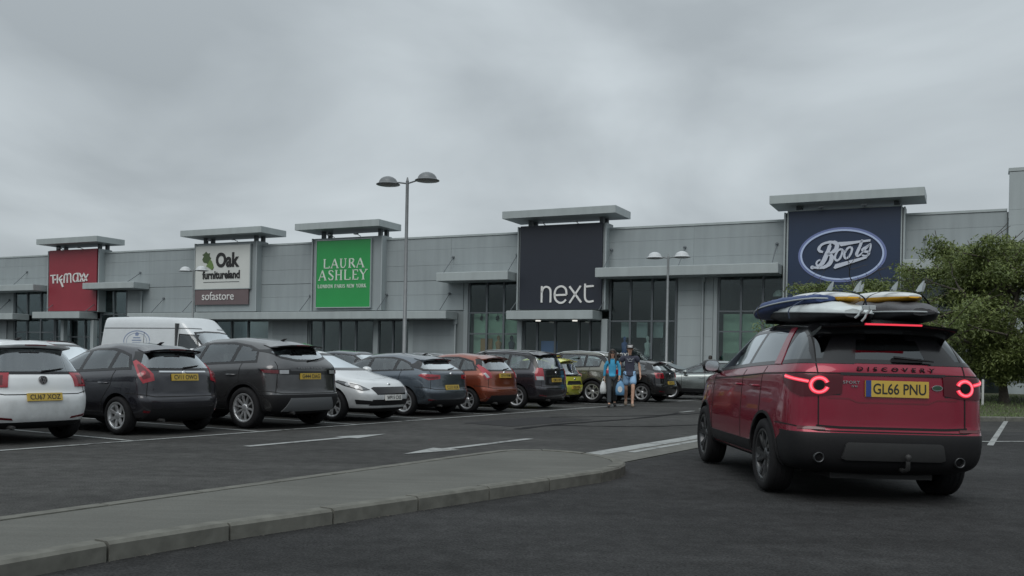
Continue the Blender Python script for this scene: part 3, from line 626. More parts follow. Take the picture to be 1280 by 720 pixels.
def loft(rings, crown, mats):
    M = len(rings[0]); K = 2 * M - 2; vs = []; fs = []
    for r in rings:
        vs += [r[i] for i in range(M)] + [(r[i][0], -r[i][1], r[i][2]) for i in range(M - 2, 0, -1)]
    for a in range(len(rings) - 1):
        for i in range(K): j = (i + 1) % K; fs.append((a * K + i, a * K + j, (a + 1) * K + j, (a + 1) * K + i))
    for base, cr, fl in ((0, 0, True), ((len(rings) - 1) * K, crown, False)):
        c0 = len(vs)
        for i in range(1, M - 1): x, y, z = vs[base + i]; vs.append((x, 0, z + cr))
        Lk = lambda i: base + i
        Rk = lambda i: base + (K - i) % K
        Ck = lambda i: base if i == 0 else base + M - 1 if i == M - 1 else c0 + i - 1
        for i in range(M - 1):
            for q in ((Lk(i), Ck(i), Ck(i + 1), Lk(i + 1)), (Ck(i), Rk(i), Rk(i + 1), Ck(i + 1))):
                q = list(dict.fromkeys(q))
                if len(q) > 2: fs.append(tuple(q if not fl else q[::-1]))
    me = bpy.data.meshes.new('body'); me.from_pydata(vs, [], fs)
    bm = bmesh.new(); bm.from_mesh(me); bmesh.ops.recalc_face_normals(bm, faces=bm.faces); bm.to_mesh(me); bm.free()
    for m in mats: me.materials.append(m)
    return me
class Shell:
    """the smooth closed skin of a vehicle, from which fitted panels are taken"""
    def __init__(self, me):
        bm = bmesh.new(); bm.from_mesh(me); self.bvh = BVHTree.FromBMesh(bm); bm.free()
        self.V = [v.co.copy() for v in me.vertices]; self.F = [tuple(p.vertices) for p in me.polygons]
        self.VN = [v.normal.copy() for v in me.vertices]
        self.C = np.array([p.center[:] for p in me.polygons]); self.N = np.array([p.normal[:] for p in me.polygons])
        self.L = max(v.x for v in self.V); self.ray_cast = self.bvh.ray_cast; self.find_nearest = self.bvh.find_nearest
    def normal_at(self, co):
        h, n_, i, d = self.bvh.find_nearest(co)
        if h is None or d > .03: return None
        f = self.F[i]; w = poly_3d_calc([self.V[k] for k in f], h); r = Vector((0, 0, 0))
        for k, x in zip(f, w): r += self.VN[k] * x
        return r.normalized() if r.length > 1e-6 else n_
def keep_normals(me, sh, lim=.6):
    """shade a cut piece with the uncut skin's own smooth normals"""
    vn = [sh.normal_at(v.co) for v in me.vertices]; cn = [Vector(c.vector) for c in me.corner_normals]; out_ = []
    for p in me.polygons:
        for li in p.loop_indices:
            n_ = vn[me.loops[li].vertex_index]
            out_.append((n_ if n_ is not None and p.use_smooth and n_.dot(p.normal) > lim else cn[li])[:])
    me.normals_split_custom_set(out_)
def convex_parts(poly):
    A_ = sum(p[0] * q[1] - q[0] * p[1] for p, q in zip(poly, poly[1:] + poly[:1]))
    if A_ < 0: poly = poly[::-1]
    n = len(poly); ok = True
    for i in range(n):
        a, b_, c = poly[i - 1], poly[i], poly[(i + 1) % n]
        if (b_[0] - a[0]) * (c[1] - b_[1]) - (b_[1] - a[1]) * (c[0] - b_[0]) < -1e-7: ok = False; break
    if ok: return [poly]
    r = []
    for t3 in tessellate_polygon([[Vector((u, v, 0)) for u, v in poly]]):
        q = [poly[k] for k in t3]; A_ = sum(x[0] * y[1] - y[0] * x[1] for x, y in zip(q, q[1:] + q[:1]))
        if abs(A_) > 1e-7: r.append(q if A_ > 0 else q[::-1])
    return r
def patch(sh, poly, frame, off, m, name, parent, step=.07, th=.012, smooth=True):
    """a panel cut to a 2-d outline out of the body's own curved surface and set off (and rimmed) from it"""
    O, U, D = (Vector(x) for x in frame); D = D.normalized(); U = U.normalized(); V = Vector((0, 0, 1)) if abs(D.z) < .9 else Vector((0, 1, 0))
    polys = poly if isinstance(poly[0][0], (tuple, list)) else [poly]; vs, fs = [], []
    uu = (sh.C - np.array(O)) @ np.array(U); vv = sh.C @ np.array(V) - (O.y if abs(D.z) > .9 else 0); fc = sh.N @ np.array(D) < -.04
    if abs(D.y) > .9: fc &= sh.C[:, 1] * O.y > 0
    elif abs(D.x) > .5: fc &= (sh.C[:, 0] < sh.L * .5) if D.x > 0 else (sh.C[:, 0] > sh.L * .5)
    base = Vector((O.x, O.y, 0)) if abs(D.z) < .9 else Vector((0, 0, 0))
    for pl in polys:
        for q in convex_parts(list(pl)):
            a, b_ = [x[0] for x in q], [x[1] for x in q]
            idx = np.nonzero(fc & (uu > min(a) - .25) & (uu < max(a) + .25) & (vv > min(b_) - .25) & (vv < max(b_) + .25))[0]
            if not len(idx): continue
            bm = bmesh.new(); mp_ = {}
            for f in idx:
                ring_ = []
                for k in sh.F[f]:
                    if k not in mp_: mp_[k] = bm.verts.new(sh.V[k])
                    ring_.append(mp_[k])
                bm.faces.new(ring_)
            for p0, p1 in zip(q, q[1:] + q[:1]):
                dx, dy = p1[0] - p0[0], p1[1] - p0[1]
                if dx * dx + dy * dy < 1e-10: continue
                co = (base + U * p0[0] + V * p0[1]) if abs(D.z) < .9 else Vector((p0[0], p0[1], 0)); no = (U * dy - V * dx).normalized()
                bmesh.ops.bisect_plane(bm, geom=bm.verts[:] + bm.edges[:] + bm.faces[:], plane_co=co, plane_no=no, dist=1e-5, clear_outer=True)
                if not bm.faces: break
            bm.verts.index_update(); k0 = len(vs); vs += [v.co[:] for v in bm.verts]; fs += [[v.index + k0 for v in f.verts] for f in bm.faces]; bm.free()
    bm = bmesh.new(); bv = [bm.verts.new(v) for v in vs]
    for f in fs:
        try: bm.faces.new([bv[k] for k in f])
        except ValueError: pass
    bmesh.ops.remove_doubles(bm, verts=bm.verts, dist=2e-4)
    lone = [v for v in bm.verts if not v.link_faces]; bmesh.ops.delete(bm, geom=lone, context='VERTS')
    bm.normal_update(); nr = {v: (sh.normal_at(v.co) or v.normal.copy()) for v in bm.verts}
    for v in bm.verts: v.co += nr[v] * off
    for f in bm.faces: f.smooth = smooth
    be = [e for e in bm.edges if e.is_boundary]; mp_ = {}
    for e in be:
        for v in e.verts:
            if v not in mp_: mp_[v] = bm.verts.new(v.co - nr[v] * (off + th))
    for e in be:
        l = e.link_loops[0]; a, b_ = l.vert, l.link_loop_next.vert
        try: bm.faces.new((b_, a, mp_[a], mp_[b_]))
        except ValueError: pass
    me = bpy.data.meshes.new(name); bm.to_mesh(me); bm.free()
    if len(me.vertices): keep_normals(me, sh, .3)
    return link(name, me, parent, m)
def ribbon(path, w):
    Lp, Rp = [], []
    for i, p in enumerate(path):
        d = (Vector(path[min(i + 1, len(path) - 1)]) - Vector(path[max(i - 1, 0)])).normalized(); n_ = Vector((-d.y, d.x)) * w / 2
        Lp.append((Vector(p) + n_)[:]); Rp.append((Vector(p) - n_)[:])
    return [[Lp[i], Lp[i + 1], Rp[i + 1], Rp[i]] for i in range(len(path) - 1)]
def clip_x(poly, a, b_):
    for c, s_ in ((a, 1), (b_, -1)):
        o = []
        for p, q in zip(poly, poly[1:] + poly[:1]):
            ip, iq = (p[0] - c) * s_ >= 0, (q[0] - c) * s_ >= 0
            if ip: o.append(p)
            if ip != iq: t_ = (c - p[0]) / (q[0] - p[0]); o.append((c, p[1] + (q[1] - p[1]) * t_))
        poly = o
        if len(poly) < 3: return []
    return poly
def inset(poly, d):
    """move each edge of a counter-clockwise or clockwise outline inwards"""
    A_ = sum(p[0] * q[1] - q[0] * p[1] for p, q in zip(poly, poly[1:] + poly[:1])); s_ = 1 if A_ > 0 else -1
    o = []; n = len(poly)
    for i in range(n):
        p0, p1, p2 = Vector(poly[i - 1]), Vector(poly[i]), Vector(poly[(i + 1) % n])
        e0, e1 = (p1 - p0).normalized(), (p2 - p1).normalized(); n0, n1 = Vector((-e0.y, e0.x)) * s_, Vector((-e1.y, e1.x)) * s_
        k = n0 + n1; k = k / max(k.length_squared / 2, .35) if k.length > 1e-6 else n0
        o.append((p1 + k * d)[:])
    return o
def loop_frame(poly, o_, i_):
    a, b_ = inset(poly, o_), inset(poly, i_); n = len(poly)
    return [[a[k], a[(k + 1) % n], b_[(k + 1) % n], b_[k]] for k in range(n)]
def in_poly(u, v, P):
    r = False
    for (a, b_), (c, d) in zip(P, P[1:] + P[:1]):
        if (b_ > v) != (d > v) and u < (c - a) * (v - b_) / (d - b_) + a: r = not r
    return r
def cut_windows(me, jobs, L, zone=None):
    bm = bmesh.new(); bm.from_mesh(me); Z = Vector((0, 0, 1))
    for poly, (O, U, D) in jobs:
        O, U, D = Vector(O), Vector(U).normalized(), Vector(D).normalized(); side = abs(D.y) > .5
        u0, u1 = min(p[0] for p in poly) - .2, max(p[0] for p in poly) + .2; v0, v1 = min(p[1] for p in poly) - .2, max(p[1] for p in poly) + .2
        def ok(f):
            c = f.calc_center_median(); u, v = (c - O).dot(U), c.z
            if not (u0 < u < u1 and v0 < v < v1): return False
            if side: return c.y * O.y > 0 and abs(c.y) > .3
            return f.normal.dot(D) < -.08 and ((c.x < L * .45) if D.x > 0 else (c.x > L * .45))
        fs = [f for f in bm.faces if ok(f)]
        for p, q in zip(poly, poly[1:] + poly[:1]):
            d = Vector(q) - Vector(p); 
            if d.length < 1e-5: continue
            no = (U * -d.y + Z * d.x).normalized(); co = O + U * p[0]; co.z = p[1]
            ge = set(fs); [ge.update(f.edges) for f in fs]; [ge.update(f.verts) for f in fs]
            r = bmesh.ops.bisect_plane(bm, geom=list(ge), plane_co=co, plane_no=no, dist=1e-4)
            fs = [f for f in r['geom'] if isinstance(f, bmesh.types.BMFace) and f.is_valid]
        kill = []
        for f in fs:
            c = f.calc_center_median()
            if in_poly((c - O).dot(U), c.z, poly): kill.append(f)
        if zone is None: bmesh.ops.delete(bm, geom=kill, context='FACES')
        else:
            for f in kill: f.material_index = zone if f.material_index == 0 else f.material_index
    bm.to_mesh(me); bm.free()
WCACHE = {}
def wheel(car, x, y, side, Rw, Rr, w, style, m):
    key = (Rw, Rr, w, style, m.name)
    if key not in WCACHE:
        ty = MB(); hw = w / 2
        ty.lathe([(Rr - .015, hw * .55), (Rr, hw * .92), (Rr + .02, hw), (Rw - .045, hw * 1.02), (Rw - .012, hw * .9), (Rw, hw * .7), (Rw, -hw * .7), (Rw - .012, -hw * .9), (Rw - .045, -hw), (Rr, -hw * .9), (Rr - .02, -hw * .5)], 32, 'Y')
        for i in range(4):
            yy = (-.5 + i / 3) * hw * 1.1; ty.lathe([(Rw + .001, yy - .006), (Rw + .004, yy), (Rw + .001, yy + .006)], 32, 'Y')
        rm = MB(); rm.lathe([(Rr - .002, hw * .90), (Rr - .028, hw * .92), (Rr - .035, hw * .8), (Rr - .05, hw * .1)], 32, 'Y')
        n, dbl, wa, wb_, tw = {'five_double': (5, 1, .026, .034, 0), 'five': (5, 0, .062, .07, 0), 'seven': (7, 0, .044, .040, 0), 'ten': (10, 0, .032, .03, 0), 'twin7': (7, 1, .022, .035, 0), 'turbine': (5, 1, .035, .05, .16)}[style]
        for i in range(n):
            for sd_ in ((-1, 1) if dbl else (0,)):
                a0 = 2 * math.pi * i / n + .2 + sd_ * .10; a1 = 2 * math.pi * i / n + .2 + sd_ * (.20 + tw * .3) + tw
                vs = []
                for rr, aa, ww, yy in ((.05, a0, wa, hw * .62), (Rr * .55, (a0 + a1) / 2, (wa + wb_) / 2, hw * .78), (Rr - .025, a1, wb_, hw * .86)):
                    c, s_ = math.cos(aa), math.sin(aa)
                    for t_, dy in ((-1, -.03), (-.75, 0), (.75, 0), (1, -.03)):
                        vs.append((c * rr - s_ * t_ * ww / 2 * 1.15, yy + dy, s_ * rr + c * t_ * ww / 2 * 1.15))
                rm.add(vs, [(q * 4 + k_, q * 4 + k_ + 1, (q + 1) * 4 + k_ + 1, (q + 1) * 4 + k_) for q in range(2) for k_ in range(3)])
        rm.lathe([(0, hw * .70), (.045, hw * .70), (.07, hw * .62), (.075, hw * .4)], 16, 'Y')
        dk = MB(); dk.lathe([(0, hw * .22), (Rr * .62, hw * .22), (Rr * .64, hw * .1), (Rr - .03, hw * -.1)], 24, 'Y')
        WCACHE[key] = (ty.mesh('wheel'), rm.mesh('rim'), dk.mesh('brake_disc'))
        WCACHE[key][0].materials.append(RUBBER); WCACHE[key][1].materials.append(m); WCACHE[key][2].materials.append(DARK)
    ty, rm, dk = WCACHE[key]
    o = link('wheel', ty, car); o.location = (x, y, Rw); o.rotation_euler = (0, 0 if side > 0 else 0, 0)
    if side < 0: o.rotation_euler = (0, 0, math.pi)
    o.rotation_euler.rotate_axis('Y', random.uniform(0, 1.2))
    link('rim', rm, o); link('brake_disc', dk, o)
def plate(car, pos, xdir, ydir, txt, m, w=.52, h=.112, blue=False, th=.012):
    X, Y = Vector(xdir).normalized(), Vector(ydir).normalized(); Z = X.cross(Y); P = Vector(pos)
    def T(u, v, d): return P + X * u + Y * v + Z * d
    mb = MB(); vs = [T(a * w / 2, b_ * h / 2, d) for d in (-.02, th) for a, b_ in ((-1, -1), (1, -1), (1, 1), (-1, 1))]
    mb.add(vs, [(4, 5, 6, 7), (0, 1, 5, 4), (1, 2, 6, 5), (2, 3, 7, 6), (3, 0, 4, 7)]); pl = mb.build('number_plate', m, car)
    o_ = .035 * w if blue else 0
    link('plate_lettering', text_mesh(txt, w * (.84 if blue else .88), h * .66, .002, .012, xdir=X, ydir=Y, pos=P + Z * (th + .0005) + X * o_), pl, PLT)
    if blue:
        mb = MB(); mb.add([T(a, b_, th + .001) for a, b_ in ((-w / 2, -h / 2), (-w / 2 + .085 * w, -h / 2), (-w / 2 + .085 * w, h / 2), (-w / 2, h / 2))], [(0, 1, 2, 3)]); mb.build('plate_band', PLB, pl)
    return pl
def car(spec, label, cat='car', group='cars parked in the bays'):
    s = dict(L=4.0, W=1.72, H=1.48, gc=.2, wb=2.5, ra=.72, Rw=.31, Rr=.21, tw=.2, style='five', rim=ALLOY, col=None, bR=1.0, bF=.92, nose=.70, cowl=1.02, wst=1.95, rw_x=.13, rw_z=1.02, roof_x=.45, roof_dz=.045,
             rw=.555, rcr=.36, rcf=.62, dlo_rl=.66, dlo_ru=.62, pillars=(1.35, ), cladding=False, bump_black=None, plate=None, plate_z=.8, fplate=None, tail=None, tail_m=LRED, rails=False, spoiler=True, glass=GLASS, head=None, roof_m=None, xtra=None, wiper=True, pil_d=0, bumper_z=None, chrome_bar=None, name='parked_car', rwin=None, dlo=None, handle_z=None, trimdlo=GLOSSB, tailn=3.3, pglass=None, int_x0=None, zones=None, roof_z=None, fwin=None)
    s.update(spec); g = lambda k: s[k]
    L, W, H, gc = s['L'], s['W'], s['H'], s['gc']; hw = W / 2; cw = L - s['cowl']; wst = L - s['wst']
    root = empty(s['name']); tag(root, label, cat, group)
    fz = lambda zr, zf, cr=0: (lambda x, yy: lerp([(0, zr), (cw - .3, zr + (zf - zr) * .35), (L, zf)], x) + cr * (1 - yy * yy) * max(0, min(1, (x - cw + .2) / .5)))
    zt = lambda x, yy: lerp([(s['roof_x'], H - .10 - s['roof_dz']), ((s['roof_x'] + wst) / 2, H - .085), (wst, H - .13)], x)
    zi = lambda x, yy: lerp([(s['roof_x'], H - .035 - s['roof_dz']), ((s['roof_x'] + wst) / 2, H - .012), (wst, H - .06)], x)
    bR, bF, ns = s['bR'], s['bF'], s['nose']
    rings = [ring(.22, L - .22, hw - .14, .4, .5, gc),
             ring(.07, L - .07, hw - .045, s['rcr'], s['rcf'], gc + .06, s['tailn']),
             ring(.01, L - .01, hw - .005, s['rcr'], s['rcf'], .46, s['tailn']),
             ring(.005, L - .012, hw, s['rcr'], s['rcf'], (s['bumper_z'] or .62) - .035, s['tailn']),
             ring(.05, L - .03, hw + .002, s['rcr'], s['rcf'], fz((s['bumper_z'] or .62) + .02, .60), s['tailn']),
             ring(.055, L - .06, hw, s['rcr'], s['rcf'], fz((s['bumper_z'] or .62) + .12, .66), s['tailn']),
             ring(.075, L - .14, hw - .015, s['rcr'], s['rcf'], lambda x, y: lerp([(0, bR - .07), (cw - .2, bF - .05), (cw + .1, bF - .06), (L, ns)], x), s['tailn'], tf=.12),
             ring(.09, L - .24, hw - .035, s['rcr'], s['rcf'], lambda x, y: lerp([(0, bR - .02), (cw - .2, bF), (cw + .1, bF + .0), (L - .3, ns + .07), (L, ns + .05)], x) + .05 * (1 - y * y) * (x > cw), s['tailn'], tf=.14),
             ring(s['rw_x'], cw, hw - .085, s['rcr'] * .85, .35, lambda x, y: lerp([(0, s['rw_z']), (s['rw_x'] + .5, bR + .03), (cw - .2, bF + .045), (cw, bF + .06)], x) + .04 * (1 - y * y) * (x > cw - .36), 3.2, tf=.06),
             ring(s['roof_x'], wst, s['rw'] + .02, .30, .34, zt, 3.4, .08, .06),
             ring(s['roof_x'] + .05, wst - .12, s['rw'] - .12, .26, .3, zi, 3.0, .05, .05)]
    me = loft(rings, .012, [s['col'], BLACK])
    ax = (s['ra'], s['ra'] + s['wb'])
    if s['name'] != 'delivery_van': s['Rr'] = s['Rw'] - (.082 if s['tw'] < .22 else .105)
    for p in me.polygons:
        if p.center.z < gc + .045: p.material_index = 1
    def sub(o):
        m = o.modifiers.new('s', 'SUBSURF'); m.levels = m.render_levels = 2
    tmp = evaluated(me, [sub]); bvh = Shell(tmp)
    ct = MB()
    for x in ax:
        for sg in (-1, 1):
            ct.lathe([(0, -.2), (s['Rw'] + .055, -.2), (s['Rw'] + .055, .2), (0, .2)], 32, 'Y', (x, sg * (hw - .08), s['Rw'] + .005))
    cm = ct.mesh('cut'); cm.materials.append(BLACK); cm.materials.append(BLACK)
    for p in cm.polygons: p.material_index = 1
    co = bpy.data.objects.new('cut', cm); COL.objects.link(co)
    def boo(o):
        m = o.modifiers.new('b', 'BOOLEAN'); m.object = co; m.operation = 'DIFFERENCE'; m.solver = 'EXACT'
    fin = evaluated(me, [sub, boo]); bpy.data.objects.remove(co)
    for p in fin.polygons: p.use_smooth = True
    fin.set_sharp_from_angle(angle=R(38)); fin.name = 'body'; fin.materials.append(BLACK); fin.materials.append(ROOFB)
    body = link('body', fin, root)
    SL = ((0, hw, 0), (1, 0, 0), (0, -1, 0)); SR = ((0, -hw, 0), (1, 0, 0), (0, 1, 0))
    RE = ((0, 0, 0), (0, 1, 0), (1, 0, 0)); FR = ((L, 0, 0), (0, 1, 0), (-1, 0, 0)); TP = ((0, 0, H), (1, 0, 0), (0, 0, -1))
    # side glazing
    rl, ru = s['dlo_rl'], s['dlo_ru']
    dlo = s['dlo'] or [(rl, bR + .035), ((rl + cw) / 2, (bR + bF) / 2 + .035), (cw - .22, bF + .05), (cw - .14, bF + .075), (wst - .06, H - .165), (wst - .45, H - .12), ((ru + wst) / 2 - .2, H - .115), (ru + .25, H - .13 - s['roof_dz'] * .5), (ru, H - .17 - s['roof_dz'])]
    pil = list(s['pillars']); cuts = []
    for fr in (SL, SR):
        patch(bvh, loop_frame(dlo, -.006, .034), fr, .004, s['trimdlo'], 'window_trim', root, .1)
        ins = inset(dlo, .026); xs = [0] + pil + [L]
        for x in pil:
            p = clip_x(inset(dlo, .03), x - .045, x + .045)
            if p: patch(bvh, p, fr, .0045, s['trimdlo'], 'pillar_trim', root, .1)
        for a, b_ in zip(xs, xs[1:]):
            p = clip_x(ins, a + .038, b_ - .038)
            if p:
                patch(bvh, p, fr, .003, s['pglass'] if s['pglass'] and b_ < cw - 1.2 else s['glass'], 'side_window', root, .09)
                cuts.append((inset(p, .010), fr))
        # panel gaps, handles
        hz = s['handle_z'] or (bF + bR) / 2 - .13
        doors = [cw - .30] + [x for x in pil if x < cw - .5][::-1]
        rear_door = max(ax[0] + s['Rw'] * .75, rl + .1)
        for i, x in enumerate([cw - .28] + doors[1:2]):
            patch(bvh, ribbon([(x, gc + .14), (x + .0, .6), (x - .01, lerp([(rl, bR), (cw, bF)], x) + .02)], .012), fr, .0025, SEAM, 'door_gap', root, .2)
        patch(bvh, ribbon([(ax[0] + s['Rw'] + .12, gc + .16), (ax[0] + s['Rw'] + .06, .55), (ax[0] + .16, .80), (ax[0] + .12, bR + .02)], .012), fr, .0025, SEAM, 'door_gap', root, .2)
        patch(bvh, ribbon([(ax[0] + s['Rw'] + .1, gc + .15), (cw - .28, gc + .13)], .014), fr, .0025, SEAM, 'sill_gap', root, .3)
        for x in [ax[0] + .33] + ([doors[1] + .12] if len(doors) > 1 else []):
            sg = 1 if fr is SL else -1; h, n_, _, _ = bvh.ray_cast(Vector((x, sg * 3, hz)), Vector((0, -sg, 0)))
            mb = MB(); mb.tube([(x - .1, h.y - sg * .01, hz), (x - .08, h.y + sg * .035, hz), (x + .08, h.y + sg * .035, hz), (x + .1, h.y - sg * .01, hz)], .014, 6); mb.build('door_handle', s['col'], root)
    # screens
    rz, rt = s['rw_z'] + .02, H - .135 - s['roof_dz']
    rwin = s['rwin'] or [(-(hw - .17), rz), (hw - .17, rz), (hw - .19, rz + .07), (s['rw'] + .0, rt), (.3, rt + .02), (-.3, rt + .02), (-(s['rw'] + .0), rt), (-(hw - .19), rz + .07)]
    patch(bvh, loop_frame(rwin, -.02, .02), RE, .0035, GLOSSB, 'window_trim', root, .1)
    patch(bvh, inset(rwin, .012), RE, .002, s.get('rglass', s['pglass'] or GLASSL), 'rear_window', root); cuts.append((inset(rwin, .022), RE))
    fw_ = s['fwin'] or [(-(hw - .24), bF + .14), (hw - .24, bF + .14), (s['rw'] - .03, H - .15), (.3, H - .125), (-.3, H - .125), (-(s['rw'] - .03), H - .15)]
    patch(bvh, loop_frame(fw_, -.03, .02), FR, .0035, GLOSSB, 'window_trim', root, .1); patch(bvh, inset(fw_, .012), FR, .002, GLASSL, 'windscreen', root); cuts.append((inset(fw_, .022), FR))
    for zi_, zs_ in (s['zones'] or []):
        cut_windows(fin, [(pl, dict(SL=SL, SR=SR, RE=RE, FR=FR)[fn]) for pl, fn in zs_], L, zi_)
    if s['roof_z']:
        for p_ in fin.polygons:
            if p_.center.z > s['roof_z'] and p_.material_index == 0: p_.material_index = 3
    cut_windows(fin, cuts, L); keep_normals(fin, bvh)
    # cabin: lining, dashboard, seats with head restraints
    ix = s['int_x0'] or .30; mb = MB(); zb = min(bR, bF) - .12
    mb.box(ix, cw - .1, -hw + .16, hw - .16, gc + .1, zb - .28); mb.box(cw - .42, cw - .1, -hw + .18, hw - .18, zb - .3, zb + .08)
    if not s['int_x0']: mb.box(ix, ix + .55, -hw + .20, hw - .20, zb - .3, bR - .06)
    else: mb.box(ix - .06, ix, -hw + .08, hw - .08, gc + .1, H - .25)
    mb.build('cabin', LINING, root)
    for x in ([wst - .62] if s['int_x0'] else [wst - .55, max(wst - 1.5, .95)]):
        for y in (-.37, .37):
            mb = MB(); mb.bbox(x - .1, x + .08, y - .24, y + .24, zb - .35, zb + .24, .06); mb.bbox(x - .12, x - .02, y - .13, y + .13, zb + .27, zb + .45, .04); mb.bbox(x + .05, x + .55, y - .24, y + .24, zb - .4, zb - .2, .05); mb.build('seat', SEAT, root)
    if s['wiper']:
        zz = rz + .02; pts = []
        for y in (-.02, -.12, -.24, -.36):
            h = bvh.ray_cast(Vector((-3, y, zz + abs(y) * .12)), Vector((1, 0, 0)))[0]; pts.append(h + Vector((-.02, 0, 0)))
        mb = MB(); mb.tube(pts, [.016, .012, .010, .008], 6); mb.build('wiper', BLACK, root)
    if s['spoiler']:
        x0 = s['roof_x']; e = s.get('sp_l', .10); ww = s['rw'] - .02 + s.get('sp_w', 0); mb = MB(); vs = []; ty_ = [-1, -.85, -.5, 0, .5, .85, 1]
        top = lambda x, y: bvh.ray_cast(Vector((x, y, 5)), Vector((0, 0, -1)))[0]
        ze = top(x0 + .06, 0).z - .012; z0 = ze
        for k in ty_:
            y = ww * k; fall = .035 * k * k; a = top(x0 + .28, y * .96); m_ = top(x0 + .1, y * .96)
            xt = x0 - e * (1 - .35 * k * k); zt_ = ze - .02 - fall; h = bvh.ray_cast(Vector((-3, y * .97, zt_ - s.get('sp_t', .055))), Vector((1, 0, 0)))[0]
            vs += [(a.x, y, a.z + .006), (m_.x, y, m_.z + .014), (xt, y, zt_), (xt + .012, y, zt_ - .026), (min(h.x + .02, x0 + .16) if h else x0 + .1, y, zt_ - s.get('sp_t', .055))]
        n5 = len(ty_); mb.add(vs, [(i * 5 + j, i * 5 + j + 1, (i + 1) * 5 + j + 1, (i + 1) * 5 + j) for i in range(n5 - 1) for j in range(4)], 0, True)
        mb.add(vs[:5], [(0, 1, 2, 3, 4)]); mb.add(vs[-5:], [(4, 3, 2, 1, 0)])
        sp_ = mb.build('spoiler', s.get('sp_m', s['col']), root); sp_.data.set_sharp_from_angle(angle=R(50))
        bw_ = s.get('bl_w', .16); mb = MB(); mb.box(x0 - e - .004, x0 - e + .03, -bw_, bw_, z0 - .042, z0 - .025); mb.build('brake_light', s.get('bl_m', LREDD), root)
    # lamps: outlines in a frame that looks along the corner diagonal
    for sg in (1, -1):
        fr = ((.10, sg * (hw - .10), 0), (.6, sg * .8, 0), (.8, -sg * .6, 0))
        for poly, m_, nm in (s['tail'] or []):
            lp = patch(bvh, poly, fr, .012 if nm == 'tail_lamp' else .017, m_, nm, root, .05, .03)
            if nm == 'tail_lamp' and m_ is LRED and len(s['tail']) < 2:
                c_ = (sum(q[0] for q in poly) / len(poly), sum(q[1] for q in poly) / len(poly))
                patch(bvh, [(c_[0] + (q[0] - c_[0]) * .62, c_[1] + (q[1] - c_[1]) * .66) for q in poly], fr, .014, LREDD, 'tail_lamp_inner', root, .05, .01)
                patch(bvh, [(c_[0] + .035 * math.cos(k * .7), c_[1] - .02 + .035 * math.sin(k * .7)) for k in range(9)], fr, .016, LRED, 'lamp_bulb', root, .05, .01)
        fr = ((L - .28, sg * (hw - .14), 0), (-.6, sg * .8, 0), (-.8, -sg * .6, 0))
        hd = s['head'] or [(-.26, ns - .02), (-.05, ns - .06), (.22, ns + .03), (.40, ns + .12), (.30, ns + .13), (-.1, ns + .07)]
        patch(bvh, hd, fr, .008, GLOSSB, 'headlight', root, .05, .03)
        patch(bvh, inset(hd, .016), fr, .011, LHEAD, 'headlight_lens', root, .06, .01)
        hc_ = (sum(p_[0] for p_ in hd) / len(hd), sum(p_[1] for p_ in hd) / len(hd))
        for k_ in (-.09, .07): patch(bvh, [(hc_[0] + k_ + .042 * math.cos(a_ * .628), hc_[1] + k_ * .35 + .036 * math.sin(a_ * .628)) for a_ in range(10)], fr, .014, LWHITE, 'headlight_bulb', root, .06, .01)
        patch(bvh, [(-.3, .36), (.05, .37), (.08, .46), (-.25, .44)], fr, .006, BLACK, 'fog_light_recess', root, .06, .02)
    gw = hw - .36
    patch(bvh, [(-gw, ns - .07), (-gw + .1, ns - .20), (gw - .1, ns - .20), (gw, ns - .07), (gw - .06, ns - .045), (-gw + .06, ns - .045)], FR, .006, GLOSSB, 'grille', root)
    patch(bvh, [(-gw - .05, .34), (gw + .05, .34), (gw, .46), (-gw, .46)], FR, .006, BLACK, 'lower_grille', root)
    disc_ = MB(); h = bvh.ray_cast(Vector((L + 3, 0, ns + .0)), Vector((-1, 0, 0)))[0]; disc_.lathe([(0, .008), (.036, .007), (.044, -.01)], 14, 'X', h); disc_.build('badge', CHROME, root)
    # rear: bumper joint, dark valance, plate
    bz = s['bumper_z'] or .62
    patch(bvh, ribbon([(-hw + .03, bz + .05), (-hw + .3, bz), (hw - .3, bz), (hw - .03, bz + .05)], .012), RE, .003, SEAM, 'bumper_gap', root, .2)
    for sg in (1, -1) if s.get('gaps', 1) else ():
        patch(bvh, ribbon([(sg * (hw - .17), bz), (sg * (hw - .19), bz + .18), (sg * (hw - .24), s['rw_z'] + .02)], .010), RE, .003, SEAM, 'tailgate_gap', root, .2)
        patch(bvh, [(sg * (hw - .42), gc + .14), (sg * (hw - .14), gc + .17), (sg * (hw - .14), gc + .20), (sg * (hw - .40), gc + .17)], RE, .006, LREDD, 'reflector', root, .2, .01)
    if s['bump_black']: patch(bvh, s['bump_black'], RE, .007, BLACK, 'bumper_valance', root)
    h = bvh.ray_cast(Vector((-3, 0, s['plate_z'])), Vector((1, 0, 0))); n_ = h[1] if h[1].x < 0 else -h[1]
    yd = Vector((0, 0, 1)) - n_ * n_.z; 
    if s['plate']: plate(root, h[0] + n_ * .012, (0, -1, 0), yd.normalized(), s['plate'], PLY)
    h = bvh.ray_cast(Vector((L + 3, 0, s.get('fplate_z', ns - .19))), Vector((-1, 0, 0)))
    if s['fplate']: plate(root, h[0] + Vector((.02, 0, 0)), (0, 1, 0), (0, 0, 1), s['fplate'], PLW)
    if s['chrome_bar']: patch(bvh, s['chrome_bar'], RE, .012, CHROME, 'chrome_strip', root, .1, .02)
    bz2 = s.get('badge_z', bR - .06)
    if s.get('badge', 1):
     h = bvh.ray_cast(Vector((-3, 0, bz2)), Vector((1, 0, 0)))[0]
     mb = MB(); mb.lathe([(0, -.011), (.036, -.010), (.042, -.002), (.044, .01)], 16, 'X', h); mb.build('badge', CHROME, root)
